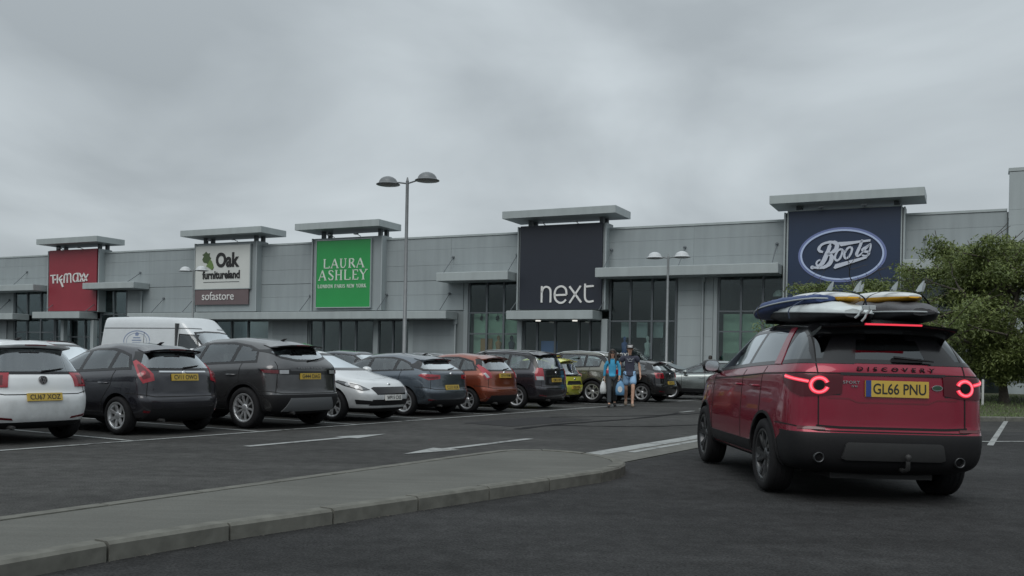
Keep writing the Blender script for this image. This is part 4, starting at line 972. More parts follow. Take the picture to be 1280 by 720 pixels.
# h = bvh.ray_cast(Vector((-3, 0, bz2)), Vector((1, 0, 0)))[0]
    # mirrors
    for sg in (1, -1):
        x, z = cw - .42, bF + .11; h = bvh.ray_cast(Vector((x, sg * 3, bF + .03)), Vector((0, -sg, 0)))[0]
        mb = MB(); y0 = h.y; P = []
        for k, (dx, ry, rz_) in enumerate(((-.075, .085, .062), (-.05, .10, .078), (.0, .105, .080), (.06, .08, .06), (.10, .035, .03))):
            for i in range(14):
                a = 2 * math.pi * i / 14; c, s_ = math.cos(a), math.sin(a)
                P.append((x + dx, y0 + sg * (.135 + ry * math.copysign(abs(c) ** .6, c)), z + rz_ * math.copysign(abs(s_) ** .7, s_)))
        F_ = [(k * 14 + i, k * 14 + (i + 1) % 14, (k + 1) * 14 + (i + 1) % 14, (k + 1) * 14 + i) for k in range(4) for i in range(14)] + [tuple(range(56, 70))]
        mb.add(P, F_, 0, True); mb.tube([(x + .02, y0 - sg * .03, bF + .03), (x + .03, y0 + sg * .09, z - .05)], .025, 8)
        mi = mb.build('door_mirror', s.get('mir_m', s['col']), root)
        gm = MB(); gm.add([Vector(p) + Vector((-.002, 0, 0)) for p in P[:14]], [tuple(range(14))]); gm.build('mirror_glass', CHROME, mi)
    if s['rails']:
        for sg in (1, -1):
            pts = []
            for i in range(9):
                x = s['roof_x'] + .18 + (wst - s['roof_x'] - .45) * i / 8; y = sg * (s['rw'] - .05); h = bvh.ray_cast(Vector((x, y, 4)), Vector((0, 0, -1)))[0]
                pts.append(h + Vector((0, 0, (.0 if i in (0, 8) else .05))))
            mb = MB(); mb.tube(pts, .017, 8); mb.build('roof_rail', s.get('rail_m', CHROME), root)
    else:
        h = bvh.ray_cast(Vector((s['roof_x'] + .35, 0, 4)), Vector((0, 0, -1)))[0]; mb = MB()
        mb.tube([h + Vector((.05, 0, -.01)), h + Vector((-.02, 0, .03)), h + Vector((-.1, 0, .045))], [.03, .022, .004], 8); mb.build('aerial', BLACK, root)
    for x in ax:
        for sg in (1, -1): wheel(root, x, sg * (hw - s['tw'] / 2 - .012), sg, s['Rw'], s['Rr'], s['tw'], s['style'], s['rim'])
    if s['cladding']:
        for fr, sg in ((SL, 1), (SR, -1)):
            for x in ax:
                a0, a1 = -8, 188; r0, r1 = s['Rw'] + .05, s['Rw'] + s.get('arch_w', .10); n_ = 18; zc_ = s['Rw'] + .005
                rm_ = (r0 + r1) / 2; arc = ribbon([(x + rm_ * math.cos(R(a0 + (a1 - a0) * i / n_)), zc_ + rm_ * math.sin(R(a0 + (a1 - a0) * i / n_))) for i in range(n_ + 1)], r1 - r0)
                patch(bvh, arc, fr, .012, BLACK, 'wheel_arch_trim', root, .12, .03)
            patch(bvh, [(ax[0] + s['Rw'] + .1, gc + .1), (ax[1] - s['Rw'] - .1, gc + .1), (ax[1] - s['Rw'] - .1, gc + .22), (ax[0] + s['Rw'] + .1, gc + .22)], fr, .010, BLACK, 'sill_trim', root, .15, .03)
    if s['roof_m']:
        ww = s['rw'] - .04; patch(bvh, [(s['roof_x'] + .02, -ww), (wst - .08, -ww), (wst - .08, ww), (s['roof_x'] + .02, ww)], TP, .004, s['roof_m'], 'roof_panel', root, .15, .01)
    # exhaust
    mb = MB(); mb.tube([(.02 if s['bumper_z'] != .69 else .25, .45, gc + .04), (.4, .45, gc + .05)], .028, 8); mb.build('exhaust', DARK, root)
    root['bvh'] = 0; del root['bvh']
    if s['xtra']: s['xtra'](root, bvh, s, dict(SL=SL, SR=SR, RE=RE, FR=FR, TP=TP, cw=cw, wst=wst, ax=ax, hw=hw))
    return root, s
def place(c, wheel_at, heading, which):
    """set a car so that its named wheel's outer tread foot stands on a ground point"""
    root, s = c; h = R(heading); x = s['ra'] + (s['wb'] if which[0] == 'F' else 0); y = s['W'] / 2 * (1 if which[1] == 'L' else -1)
    root.rotation_euler = (0, 0, h); root.location = (wheel_at[0] - (x * math.cos(h) - y * math.sin(h)), wheel_at[1] - (x * math.sin(h) + y * math.cos(h)), .008)
    return root

# --- parked cars, left to right along the front row; each has its own shape, lamps and plate
PW, PG, PE, PF = paint('white', (.64, .66, .665)), paint('charcoal', (.017, .017, .023), .45), paint('mid_grey', (.062, .062, .064), .7), paint('silver_white', (.50, .52, .53), .1)
PL, PO, PZ, PY = paint('steel_blue', (.08, .098, .118), .7), paint('copper', (.21, .046, .021), .6), paint('aubergine', (.020, .018, .024), .5), paint('lime', (.50, .50, .05))
PK, PB, PS, PV = paint('bronze_grey', (.12, .118, .098), .7), paint('near_black', (.012, .012, .013), .4), paint('sage_silver', (.20, .225, .22), .7), paint('van_white', (.46, .485, .50))
PSI = paint('silver', (.42, .44, .45), .7); PNB = paint('night_blue', (.03, .04, .055), .5)
ROWH = 149
def emblem(root, bvh, s, f):
    h = bvh.ray_cast(Vector((-3, 0, .90)), Vector((1, 0, 0)))[0]; mb = MB(); mb.lathe([(0, -.018), (.056, -.017), (.06, .01)], 20, 'X', h); mb.build('emblem_face', GLOSSB, root)
    mb = MB(); T = lambda u, v, d: (h.x - .018 - d, -u, .90 + v)
    stroke(mb, [(.056 * math.cos(a * .2618), .056 * math.sin(a * .2618)) for a in range(25)], .010, T, 0, .006)
    for pts in ([(-.02, .05), (0, .008), (.02, .05)], [(-.045, .03), (-.022, -.045), (0, .0), (.022, -.045), (.045, .03)]):
        for a, b_ in zip(pts, pts[1:]): stroke(mb, [a, b_], .011, T, 0, .005)
    mb.build('emblem', CHROME, root)
c = car(dict(L=3.98, W=1.70, H=1.49, wb=2.47, ra=.70, col=PW, bR=.97, bF=.91, rw_z=.98, nose=.74, roof_x=.36, roof_dz=.02, style='five', plate='CU67 XOZ', plate_z=.66, tail=[([(-.20, .80), (.13, .80), (.17, .99), (-.20, 1.00)], LRED, 'tail_lamp')],
             glass=GLASS, rglass=GLASSL, bump_black=[(-.62, .24), (.62, .24), (.66, .31), (-.66, .31)], bumper_z=.70, badge_z=.90, rw=.58, xtra=emblem), 'white hatchback with square red tail lamps, nearest car at the left edge')
polo_root, polo_s = c
place(c, (-7.66, 12.95), ROWH, 'RL')
c = car(dict(L=3.96, W=1.73, H=1.50, wb=2.49, ra=.68, Rw=.305, Rr=.205, col=PG, bR=1.02, bF=.89, rw_z=1.04, nose=.71, roof_x=.36, roof_dz=.045, style='seven', plate='CV11 OWO', plate_z=.93, rw=.53,
             tail=[([(-.15, .88), (.02, .83), (.09, .94), (.17, 1.17), (.12, 1.20), (-.02, 1.09), (-.13, .98)], LRED, 'tail_lamp')], rglass=GLASSL, chrome_bar=[(-.46, 1.005), (.46, 1.005), (.46, 1.03), (-.46, 1.03)],
             bump_black=[(-.70, .25), (.70, .25), (.62, .44), (-.62, .44)], badge_z=1.0, dlo_rl=.46, dlo_ru=.66, pillars=(.98, 1.72)), 'charcoal hatchback with tall triangular red tail lamps beside the white hatchback')
place(c, (-6.34, 14.98), ROWH, 'RL')
def evo(root, bvh, s, f):
    patch(bvh, [(-.66, .98), (.66, .98), (.66, 1.045), (-.66, 1.045)], f['RE'], .004, GLOSSB, 'tailgate_strip', root)
    patch(bvh, [(-.66, .33), (.66, .33), (.52, .56), (-.52, .56)], f['RE'], .022, GREYP, 'diffuser', root, .1, .03)
    link('lettering', text_mesh('RANGE ROVER', .62, .035, .004, .0, (0, -1, 0), (0, 0, 1), (bvh.ray_cast(Vector((-3, 0, 1.10)), Vector((1, 0, 0)))[0].x - .012, 0, 1.10), 1.5), root, CHROME)
c = car(dict(L=4.37, W=1.92, H=1.66, gc=.25, wb=2.66, ra=.80, Rw=.37, Rr=.24, tw=.235, col=PE, bR=1.16, bF=1.02, rw_z=1.19, nose=.86, roof_x=.42, roof_dz=.075, style='ten', plate='G444 DAG', plate_z=.95, rw=.60, cladding=True, sp_l=.16,
             tail=[([(-.30, .985), (.20, 1.0), (.27, 1.08), (-.30, 1.07)], GLOSSB, 'tail_lamp'), ([(-.26, .995), (-.09, .995), (-.09, 1.06), (-.26, 1.06)], LWHITE, 'tail_lamp_lens'), ([(-.07, .995), (.18, 1.01), (.22, 1.065), (-.07, 1.06)], LREDD, 'tail_lamp_inner')],
             bump_black=[(-.80, .32), (.80, .32), (.92, .62), (-.92, .62)], bumper_z=.64, badge=0, dlo_rl=.58, dlo_ru=.70, pillars=(1.2, 2.1), xtra=evo,
             sp_t=.035, rwin=[(-.68, 1.40), (-.56, 1.29), (-.25, 1.235), (.25, 1.235), (.56, 1.29), (.68, 1.40), (.3, 1.46), (-.3, 1.46)]), 'mid grey coupe style off-roader with slim tail lamps and black arches')
place(c, (-4.83, 16.81), ROWH, 'RL')
c = car(dict(L=4.36, W=1.83, H=1.49, wb=2.65, ra=.80, Rw=.325, Rr=.225, col=PF, bR=1.0, bF=.93, nose=.76, cowl=1.12, wst=2.05, style='five_double', fplate='WP15 CXE', fplate_z=.50, rw=.54, pillars=(1.3, 2.2), glass=GLASS, rcf=.75,
             head=[(-.22, .66), (-.05, .64), (.26, .73), (.44, .82), (.36, .84), (.0, .76)]), 'silver white hatchback parked nose out facing the aisle')
patch_root = c[0]
place(c, (-3.69, 19.17), ROWH - 180, 'FR')
c = car(dict(L=4.27, W=1.82, H=1.46, wb=2.63, ra=.80, Rw=.32, Rr=.225, col=PL, bR=1.02, bF=.90, rw_z=1.04, nose=.72, roof_x=.52, roof_dz=.07, style='five_double', plate='CU13 RUR', plate_z=.66, rw=.54, dlo_rl=.58, dlo_ru=.8, pillars=(1.15, 1.95),
             tail=[([(-.30, .86), (.02, .83), (.22, .93), (.16, .97), (-.30, .95)], LRED, 'tail_lamp'), ([(-.24, .875), (.0, .86), (.10, .90), (-.24, .915)], LREDD, 'tail_lamp_inner')], rglass=GLASSL,
             bump_black=[(-.74, .25), (.74, .25), (.68, .38), (-.68, .38)], badge_z=.97), 'steel blue hatchback with slim dark red tail lamps beside the silver white hatchback')
place(c, (-2.50, 21.54), ROWH, 'RL')
c = car(dict(L=3.96, W=1.73, H=1.50, wb=2.49, ra=.68, Rw=.305, Rr=.215, col=PO, bR=1.02, bF=.89, rw_z=1.04, nose=.71, roof_x=.36, roof_dz=.045, style='five_double', plate='CP14 VHM', plate_z=.93, rw=.53,
             tail=[([(-.15, .88), (.02, .83), (.09, .94), (.17, 1.17), (.12, 1.20), (-.02, 1.09), (-.13, .98)], LRED, 'tail_lamp'), ([(-.08, .89), (.0, .87), (.07, .97), (.03, 1.0)], LWHITE, 'tail_lamp_lens')], rglass=GLASSL,
             bump_black=[(-.70, .25), (.70, .25), (.62, .44), (-.62, .44)], badge_z=1.0, dlo_rl=.46, dlo_ru=.66, pillars=(.98, 1.72)), 'copper orange hatchback with tall red tail lamps')
place(c, (-1.13, 23.36), ROWH, 'RL')
c = car(dict(L=4.47, W=1.81, H=1.64, wb=2.70, ra=.86, Rw=.325, Rr=.225, col=PZ, bR=1.05, bF=.98, rw_z=1.07, nose=.80, roof_x=.28, roof_dz=.05, style='seven', plate='CM12 HFS', plate_z=.80, rw=.60, rails=True, rail_m=STEEL, rw_x=.08,
             tail=[([(-.14, .80), (.12, .80), (.14, .98), (.06, 1.13), (-.10, 1.13)], LRED, 'tail_lamp'), ([(-.12, .80), (.09, .80), (.11, .90), (-.10, .90)], LWHITE, 'tail_lamp_lens')], chrome_bar=[(-.5, .90), (.5, .90), (.5, .925), (-.5, .925)],
             dlo_rl=.5, dlo_ru=.5, pillars=(1.2, 2.2), badge_z=1.0, rglass=GLASSL), 'dark aubergine people carrier with roof rails and red and clear tail lamps')
place(c, (.11, 25.82), ROWH, 'RL')
c = car(dict(L=3.44, W=1.63, H=1.47, wb=2.34, ra=.55, Rw=.28, Rr=.18, tw=.17, col=PY, bR=.98, bF=.93, rw_z=.86, nose=.78, cowl=.75, wst=1.6, roof_x=.32, style='seven', plate='CE56 YGH', plate_z=.52, rw=.54,
             tail=[([(-.1, .86), (.08, .86), (.10, 1.05), (-.02, 1.05)], LRED, 'tail_lamp')], bump_black=[(-.5, .60), (.5, .60), (.42, .72), (-.42, .72)], badge_z=.78, pillars=(1.5,), dlo_rl=.55, dlo_ru=.6), 'small lime yellow city car with wide black rear glass')
place(c, (1.16, 29.12), ROWH, 'RL')
c = car(dict(L=4.55, W=1.86, H=1.70, gc=.25, wb=2.69, ra=.88, Rw=.36, Rr=.24, tw=.225, col=PK, bR=1.14, bF=1.04, rw_z=1.16, nose=.90, roof_x=.42, style='five_double', plate='CN64 FTZ', plate_z=.85, rw=.62, rails=True, cladding=True, pillars=(1.2, 2.15),
             tail=[([(-.2, .95), (.2, .98), (.25, 1.12), (-.2, 1.10)], LRED, 'tail_lamp')], bump_black=[(-.8, .30), (.8, .30), (.86, .56), (-.86, .56)]), 'bronze grey off-roader with silver roof rails behind the walking couple')
place(c, (2.60, 30.42), ROWH, 'RL')
c = car(dict(L=4.2, W=1.78, H=1.47, wb=2.6, ra=.78, col=PB, bR=1.02, bF=.92, rw_z=1.05, nose=.72, roof_x=.5, style='five', plate='CK09 LTV', plate_z=.66, rw=.54, Rw=.315, Rr=.21,
             tail=[([(-.2, .82), (.12, .82), (.16, 1.0), (-.16, 1.0)], LRED, 'tail_lamp')]), 'black hatchback parked just right of the walking couple')
place(c, (4.40, 31.82), ROWH, 'RL')
c = car(dict(L=4.45, W=1.80, H=1.50, wb=2.64, ra=.90, Rw=.32, Rr=.21, col=PS, bR=1.0, bF=.92, nose=.74, roof_x=.65, style='five', rw=.53, pillars=(1.35, 2.3), tail=[([(-.2, .82), (.12, .82), (.16, 1.0), (-.16, 1.0)], LRED, 'tail_lamp')], cladding=True, name='moving_car'),
        'sage silver family car seen side on behind the red vehicle', group='cars beyond the bays')
place(c, (5.99, 35.22), 163, 'FL')
# --- second row and beyond: their roofs and screens show over the front row
EST = dict(L=4.6, W=1.80, H=1.56, wb=2.68, ra=.95, Rw=.32, Rr=.21, bR=1.0, bF=.94, nose=.76, cowl=1.2, wst=2.1, roof_x=.42, rw=.56, pillars=(1.3, 2.3), style='five')
c = car(dict(EST, col=PSI, rails=True, rail_m=BLACK, H=1.58), 'silver estate with black roof rails behind the white hatchback', group='cars in the second row')
place(c, (-10.9, 22.5), ROWH - 180, 'RL')
c = car(dict(EST, col=PW, H=1.50), 'white car whose roof shows between the silver estate and the van', group='cars in the second row'); place(c, (-13.6, 29.0), ROWH - 180, 'RL')
c = car(dict(EST, L=4.3, col=PNB, H=1.56, ra=.8), 'night blue car in the second row below the green sign', group='cars in the second row'); place(c, (-5.4, 31.6), ROWH - 180, 'RL')
c = car(dict(EST, L=4.2, col=PSI, H=1.52, ra=.8), 'silver car in the second row by the near lamp post', group='cars in the second row'); place(c, (-4.1, 33.9), ROWH - 180, 'RL')
c = car(dict(EST, col=PB, H=1.58, rails=True), 'black estate with roof rails in the second row behind the lamp post', group='cars in the second row'); place(c, (-3.7, 41.0), ROWH - 180, 'RL')
c = car(dict(EST, col=PSI, H=1.60, rails=True, L=4.4, ra=.85), 'silver off-roader facing right behind the black hatchback', group='cars in the second row'); place(c, (3.2, 38.8), ROWH - 186, 'RL')
c = car(dict(EST, col=PW, H=1.46, L=4.2, ra=.8), 'white car roof showing left of the sage silver car', group='cars in the second row'); place(c, (6.4, 43.0), ROWH - 180, 'RL')
# the van: high roof, cab windows only, a faint round emblem on its side
def van(root, bvh, s, f):
    mb = MB(); fr = f['SR']
    c0 = (1.75, 1.72)
    for r0, w_ in ((.42, .03), (.33, .015)):
        patch(bvh, ribbon([(c0[0] + r0 * 1.3 * math.cos(a * .2), c0[1] + r0 * .75 * math.sin(a * .2)) for a in range(32)], w_), fr, .003, VBLUE, 'emblem_ring', root, .3, .004)
    for k, (w_, z) in enumerate(((.30, .08), (.40, 0), (.34, -.08))): patch(bvh, [(c0[0] - w_ / 2, c0[1] + z), (c0[0] + w_ / 2, c0[1] + z), (c0[0] + w_ / 2, c0[1] + z + .035), (c0[0] - w_ / 2, c0[1] + z + .035)], fr, .003, VBLUE, 'emblem_line', root, .3, .004)
    patch(bvh, [(c0[0] - .06, c0[1] + .16), (c0[0] + .06, c0[1] + .16), (c0[0] + .08, c0[1] + .24), (c0[0], c0[1] + .28), (c0[0] - .08, c0[1] + .24)], fr, .003, VBLUE, 'emblem', root, .3, .004)
    for fr in (f['SL'], f['SR']):
        patch(bvh, ribbon([(.1, 2.12), (3.9, 2.12)], .03), fr, .004, GREYP, 'body_crease', root, .3)
        patch(bvh, ribbon([(2.05, .45), (2.05, 2.0)], .015), fr, .004, SEAM, 'door_gap', root, .3); patch(bvh, ribbon([(3.35, .45), (3.35, 2.05)], .015), fr, .004, SEAM, 'door_gap', root, .3)
VBLUE = mat('emblem_blue', (.16, .20, .30), .5)
c = car(dict(L=5.55, W=2.05, H=2.52, gc=.25, wb=3.3, ra=1.15, Rw=.34, Rr=.2, tw=.22, col=PV, bR=1.35, bF=1.32, rw_z=1.40, rw_x=.05, nose=1.12, cowl=.95, wst=1.95, roof_x=.10, roof_dz=0, rw=.86, rcr=.18, style='seven', rim=GREYP, spoiler=False, wiper=False,
             dlo=[(3.45, 1.38), (4.25, 1.36), (4.32, 1.42), (4.02, 1.92), (3.45, 1.95)], pillars=(), handle_z=1.15, tail=[([(-.05, .9), (.05, .9), (.05, 1.3), (-.05, 1.3)], LRED, 'tail_lamp')], xtra=van,
             rwin=[(-.7, 1.5), (.7, 1.5), (.66, 2.0), (-.66, 2.0)], fwin=[(-.80, 1.47), (.80, 1.47), (.76, 1.80), (.70, 1.98), (.3, 2.02), (-.3, 2.02), (-.70, 1.98), (-.76, 1.80)], name='delivery_van', tailn=4, int_x0=3.4), 'white high roof panel van with a faint round blue emblem', 'van', None)
c[0].rotation_euler = (0, 0, R(-24)); c[0].location = (-13.05, 31.0, .008)

# --- the red off-roader in the foreground
PR = mat('paint_red', (.195, .0035, .021), .26, .45, .7, nscale=3, namp=.07, spec=.3)
def hero(root, bvh, s, f):
    RE, hw = f['RE'], f['hw']
    def rx(y, z): h, n_, _, _ = bvh.ray_cast(Vector((-3, y, z)), Vector((1, 0, 0))); return h.x
    # body coloured raked pillar between the rear door and quarter glass
    for fr in (f['SL'], f['SR']):
        patch(bvh, [(.66, 1.31), (.86, 1.31), (1.06, 1.69), (.93, 1.69)], fr, .011, PR, 'pillar_panel', root, .06, .02)
        patch(bvh, ribbon([(.03, 1.24), (.4, 1.225), (1.0, 1.215), (1.9, 1.17), (3.2, 1.12)], .014), fr, .003, SEAM, 'waist_crease', root, .2)
    patch(bvh, [(-.49, .445), (-.45, .43), (.45, .43), (.49, .445), (.46, .575), (.43, .59), (-.43, .59), (-.46, .575)], RE, .028, GREYD, 'skid_panel', root, .08, .03)
    patch(bvh, ribbon([(-.72, .735), (-.5, .725), (.5, .725), (.72, .735)], .022), RE, .004, SEAM, 'tailgate_lower_gap', root, .1)
    for sg in (1, -1):
        patch(bvh, [(sg * .88, .70), (sg * .64, .70), (sg * .64, .725), (sg * .88, .73)], RE, .008, LREDD, 'reflector', root, .1)
        patch(bvh, ribbon([(sg * .70, .73), (sg * .70, 1.0), (sg * .705, 1.32), (sg * .66, 1.60)], .012), RE, .004, SEAM, 'tailgate_gap', root, .1)
        # lamps: dark lens, lit ring and lit bar running round the corner
        fr = ((.10, sg * (hw - .10), 0), (.6, sg * .8, 0), (.8, -sg * .6, 0))
        patch(bvh, [(-.34, 1.045), (-.20, 1.02), (.0, 1.01), (.10, 1.05), (.20, 1.13), (.24, 1.215), (-.34, 1.225)], fr, .012, LDK, 'tail_lamp', root, .04, .03)
        cx, cz, rr = -.155, 1.12, .068
        ringp = [(cx + rr * math.cos(R(a)), cz + rr * math.sin(R(a))) for a in range(-165, 170, 12)]
        patch(bvh, ribbon(ringp, .036), fr, .020, LGLOW, 'lamp_ring', root, .04, .01)
        patch(bvh, ribbon(ringp, .014), fr, .024, LCORE, 'lamp_ring_core', root, .04, .006)
        patch(bvh, ribbon([(cx + rr + .02, 1.15), (.05, 1.17), (.18, 1.195)], .032), fr, .020, LGLOW, 'lamp_bar', root, .04, .01)
        patch(bvh, ribbon([(cx + rr + .02, 1.15), (.05, 1.17), (.18, 1.195)], .012), fr, .024, LCORE, 'lamp_bar_core', root, .04, .006)
        mb = MB(); disc(mb, (0, 0), .045, lambda u, v, d: (rx(sg * .70, 1.12) - .02 - d, sg * .70 + u, 1.12 + v), 0, .012); mb.build('lamp_centre', GLOSSB, root)
        # exhaust outlets
        y, z = (.70, .44) if sg > 0 else (-.64, .42); x = rx(y, z)
        mb = MB(); mb.lathe([(.044, .12), (.05, -.03), (.044, -.035), (.036, -.02), (.034, .10)], 18, 'X', (x, y, z)); mb.build('exhaust_tip', ALLOYD, root)
    patch(bvh, ribbon([(-.50, 1.232), (.50, 1.232)], .026), RE, .012, GLOSSB, 'tailgate_strip', root, .1)  # black strip that also puts in the shade of the flat plate recess
    for sg in (1, -1): patch(bvh, [(sg * .50, 1.03), (sg * .62, 1.03), (sg * .62, 1.225), (sg * .50, 1.225)], RE, .005, GLOSSB, 'lamp_surround', root, .1)
    patch(bvh, ribbon([(-.62, 1.0), (-.42, 1.0), (-.34, .965), (.34, .965), (.42, 1.0), (.62, 1.0)], .014), RE, .003, PRD, 'recess_crease_shade', root, .1)  # darker red line puts the crease's shade into the colour
    x = rx(0, 1.10); plate(root, (x - .012, -.03, 1.10), (0, -1, 0), (.06, 0, 1), 'GL66 PNU', PLY, .60, .155, True)
    link('lettering', text_mesh('DISCOVERY', .74, .040, .008, .02, (0, -1, 0), (0, 0, 1), (rx(0, 1.285) - .006, -.03, 1.285), 1.9), root, GLOSSB)
    link('lettering', text_mesh('SPORT', .16, .028, .006, .02, (0, -1, 0), (0, 0, 1), (rx(.40, 1.15) - .006, .40, 1.155), 1.1), root, CHROME)
    link('lettering', text_mesh('SE', .06, .016, .006, .02, (0, -1, 0), (0, 0, 1), (rx(.36, 1.12) - .006, .37, 1.118), 1.1), root, CHROME)
    mb = MB(); disc(mb, (0, 0), .052, lambda u, v, d: (rx(-.42, 1.12) - .004 - d, -.42 + u, 1.12 + v), 0, .010, 18, .028); e_ = mb.build('oval_badge', CHROME, root)
    mb = MB(); disc(mb, (0, 0), .044, lambda u, v, d: (rx(-.42, 1.12) - .004 - d, -.42 + u, 1.12 + v), 0, .014, 18, .021); mb.build('badge_face', mat('badge_green', (.02, .05, .03), .4), e_)
    mb = MB(); mb.tube([(.25, -.10, .36), (.02, -.10, .33), (-.06, -.10, .36), (-.06, -.10, .43)], .022, 8); mb.lathe([(.0, .50), (.022, .49), (.03, .47), (.022, .445), (.012, .43)], 12, 'Z', (-.06, -.10, 0)); mb.build('tow_hook', DARK, root)
    mb = MB(); mb.box(.3, 1.2, -.5, .5, .22, .30); mb.tube([(.6, -.7, .3), (.6, .7, .3)], .06, 8); mb.tube([(.95, -.8, .34), (.95, .8, .34)], .05, 8); mb.build('underbody', DARK, root)
    mb = MB(); x = rx(.02, 1.40); mb.bbox(x - .05, x, -.30, .0, 1.355, 1.395, .012); mb.tube([(x - .045, -.02, 1.40), (x - .05, -.40, 1.37)], [.016, .008], 6); mb.build('wiper_cover', GLOSSB, root)
    patch(bvh, [(.62, .99), (.80, .99), (.80, 1.15), (.62, 1.15)], f['SR'], .003, PR, 'fuel_flap', root, .1)
PRD = mat('paint_red_crease_shade', (.13, .003, .012), .3, .5, .7); GREYD = mat('skid_grey', (.020, .0205, .021), .5, nscale=10, namp=.1)
LDK = mat('lamp_smoked', (.060, .005, .010), .25, coat=.25, spec=.25)
hc = car(dict(L=4.62, W=2.0, H=1.815, gc=.27, wb=2.74, ra=.95, Rw=.375, Rr=.262, tw=.25, style='turbine', rim=ALLOYD, col=PR, bR=1.27, bF=1.17, rw_z=1.30, rw_x=.10, nose=1.02, cowl=1.12, wst=1.85, roof_x=.36, roof_dz=.03, rw=.66, cladding=True, roof_m=ROOFB, wiper=False,
              sp_l=.26, sp_w=.02, sp_t=.10, sp_m=GLOSSB, bl_m=LGLOW, bl_w=.27, badge=0, gaps=0, roof_z=1.69, pglass=GLASSP,
              zones=[(2, [([(-.2, -.1), (.66, -.1), (.66, .50), (.40, .655), (.22, .675), (-.2, .675)], f_) for f_ in ('SL', 'SR')] + [([(-1.1, -.1), (1.1, -.1), (1.1, .675), (-1.1, .675)], 'RE')]),
                     (3, [([(-.2, 1.335), (1.6, 1.29), (3.24, 1.21), (3.34, 1.25), (2.78, 1.66), (2.78, 1.95), (-.2, 1.95)], f_) for f_ in ('SL', 'SR')] + [([(-1.1, 1.335), (1.1, 1.335), (1.1, 1.9), (-1.1, 1.9)], 'RE')])], mir_m=GLOSSB, tail=None, plate=None, badge_z=.82, bumper_z=.69, rcr=.30, tailn=3.6, arch_w=.078, pillars=(.80, 1.80), handle_z=1.08,
              dlo=[(.14, 1.335), (1.6, 1.29), (3.22, 1.215), (3.28, 1.25), (2.70, 1.64), (2.2, 1.685), (1.2, 1.70), (.55, 1.67), (.32, 1.62)],
              rwin=[(-.71, 1.355), (.71, 1.355), (.71, 1.44), (.64, 1.66), (-.64, 1.66), (-.71, 1.44)], xtra=hero, name='off_roader'),
         'deep red off-roader with black roof carrying bagged surfboards, brake lights lit', 'off-roader', None)
HERO = place(hc, (2.59, 9.72), 91, 'RL')
HERO.rotation_euler.x = R(.5)
HM = Matrix.Translation(HERO.location) @ HERO.rotation_euler.to_matrix().to_4x4()

# --- the load on its roof: bagged and bare surfboards, each a thing of its own
def board(name, label, at, L, W, T, mt, mb_, yaw=0, pitch=0, kind='bag', fins=(), roll=0):
    r = empty(name); r.matrix_world = HM @ Matrix.Translation(at) @ Matrix.Rotation(R(yaw), 4, 'Z') @ Matrix.Rotation(R(-pitch), 4, 'Y') @ Matrix.Rotation(R(roll), 4, 'X'); tag(r, label, 'surfboard')
    n, k = 26, 16; rn = random.Random(label); sd_ = rn.uniform(0, 50)
    for half, m in ((1, mt), (-1, mb_)):
        g = MB(); vs = []
        for i in range(n + 1):
            t_ = i / n; x = (t_ - .42) * L; wd = W / 2 * max(math.sin(math.pi * min(max(t_ * .96 + .02, 0), 1)) ** (.42 if kind == 'bag' else .55), .02); th = T / 2 * max(math.sin(math.pi * (t_ * .97 + .015)) ** (.4 if kind == 'bag' else .5), .05)
            rock = (-.16 if kind == 'bag' else .05) * max(t_ - .6, 0) ** 2 * L
            for j in range(k + 1):
                a = math.pi * j / k; y = wd * math.cos(a); z = half * th * (math.sin(a) ** (.7 if half > 0 else .55)) + rock
                if kind == 'bag':
                    nv = noise.noise(Vector((x * 3.5, y * 4.5, sd_))) * .03 * math.sin(a) ** .5 if 0 < j < k else 0; z += half * nv + (rn.uniform(-.004, .004) if 0 < j < k else 0)
                vs.append((x, y, z))
        g.add(vs, [(i * (k + 1) + j, i * (k + 1) + j + 1, (i + 1) * (k + 1) + j + 1, (i + 1) * (k + 1) + j) for i in range(n) for j in range(k)], 0, True)
        for a_ in (0, n * (k + 1)): g.add(vs[a_:a_ + k + 1], [tuple(range(k + 1))])
        g.build('top_skin' if half > 0 else 'bottom_skin', m, r)
    if kind == 'bag':
        g = MB(); pts = []
        for i in range(n + 1):
            t_ = i / n; wd = W / 2 * max(math.sin(math.pi * (t_ * .96 + .02)) ** .42, .02); pts.append(((t_ - .42) * L, wd + .004, -.16 * max(t_ - .6, 0) ** 2 * L))
        g.tube([(x, -y, z) for x, y, z in pts[::-1]][:-1] + [(pts[0][0] - .006, 0, 0)] + pts, .009, 6); g.build('zip_piping', PIPING, r)
    for (x, y, h_) in fins:
        g = MB(); g.prism([(x - .02, T * .42), (x + .13, T * .42), (x + .05, T * .42 + h_ * .55), (x - .06, T * .42 + h_), (x - .045, T * .42 + h_ * .5)], y - .006, y + .006, 'Y'); g.build('fin', FINW, r)
    return r
SILV = mat('bag_silver', (.50, .54, .54), .5, .2, nscale=9, namp=.12, bump=.5); BAGD = mat('bag_black', (.014, .016, .019), .65, nscale=14, namp=.3, bump=.6); BAGB = mat('bag_navy', (.022, .045, .13), .6, nscale=9, namp=.2, bump=.4)
YEL = mat('board_yellow', (.62, .33, .02), .35, nscale=4, namp=.06); BWH = mat('board_white', (.5, .52, .52), .4); FINW = mat('fin_white', (.42, .46, .47), .35); PIPING = mat('piping_grey', (.30, .33, .34), .6)
STRAP = mat('strap_navy', (.025, .04, .08), .7); STRAPK = mat('strap_black', (.012, .012, .013), .8); BAGG = mat('bag_grey', (.05, .05, .055), .6, nscale=10, namp=.25, bump=.5)
for x in (.95, 2.05):
    g = MB(); g.tube([HM @ Vector((x, -.66, 1.80)), HM @ Vector((x, .66, 1.80))], .022, 8); tag(g.build('roof_bar', BLACK), 'black roof bar across the %s of the red off-roader' % ('rear' if x < 1.5 else 'front'), 'roof bar', 'bars across the red roof')
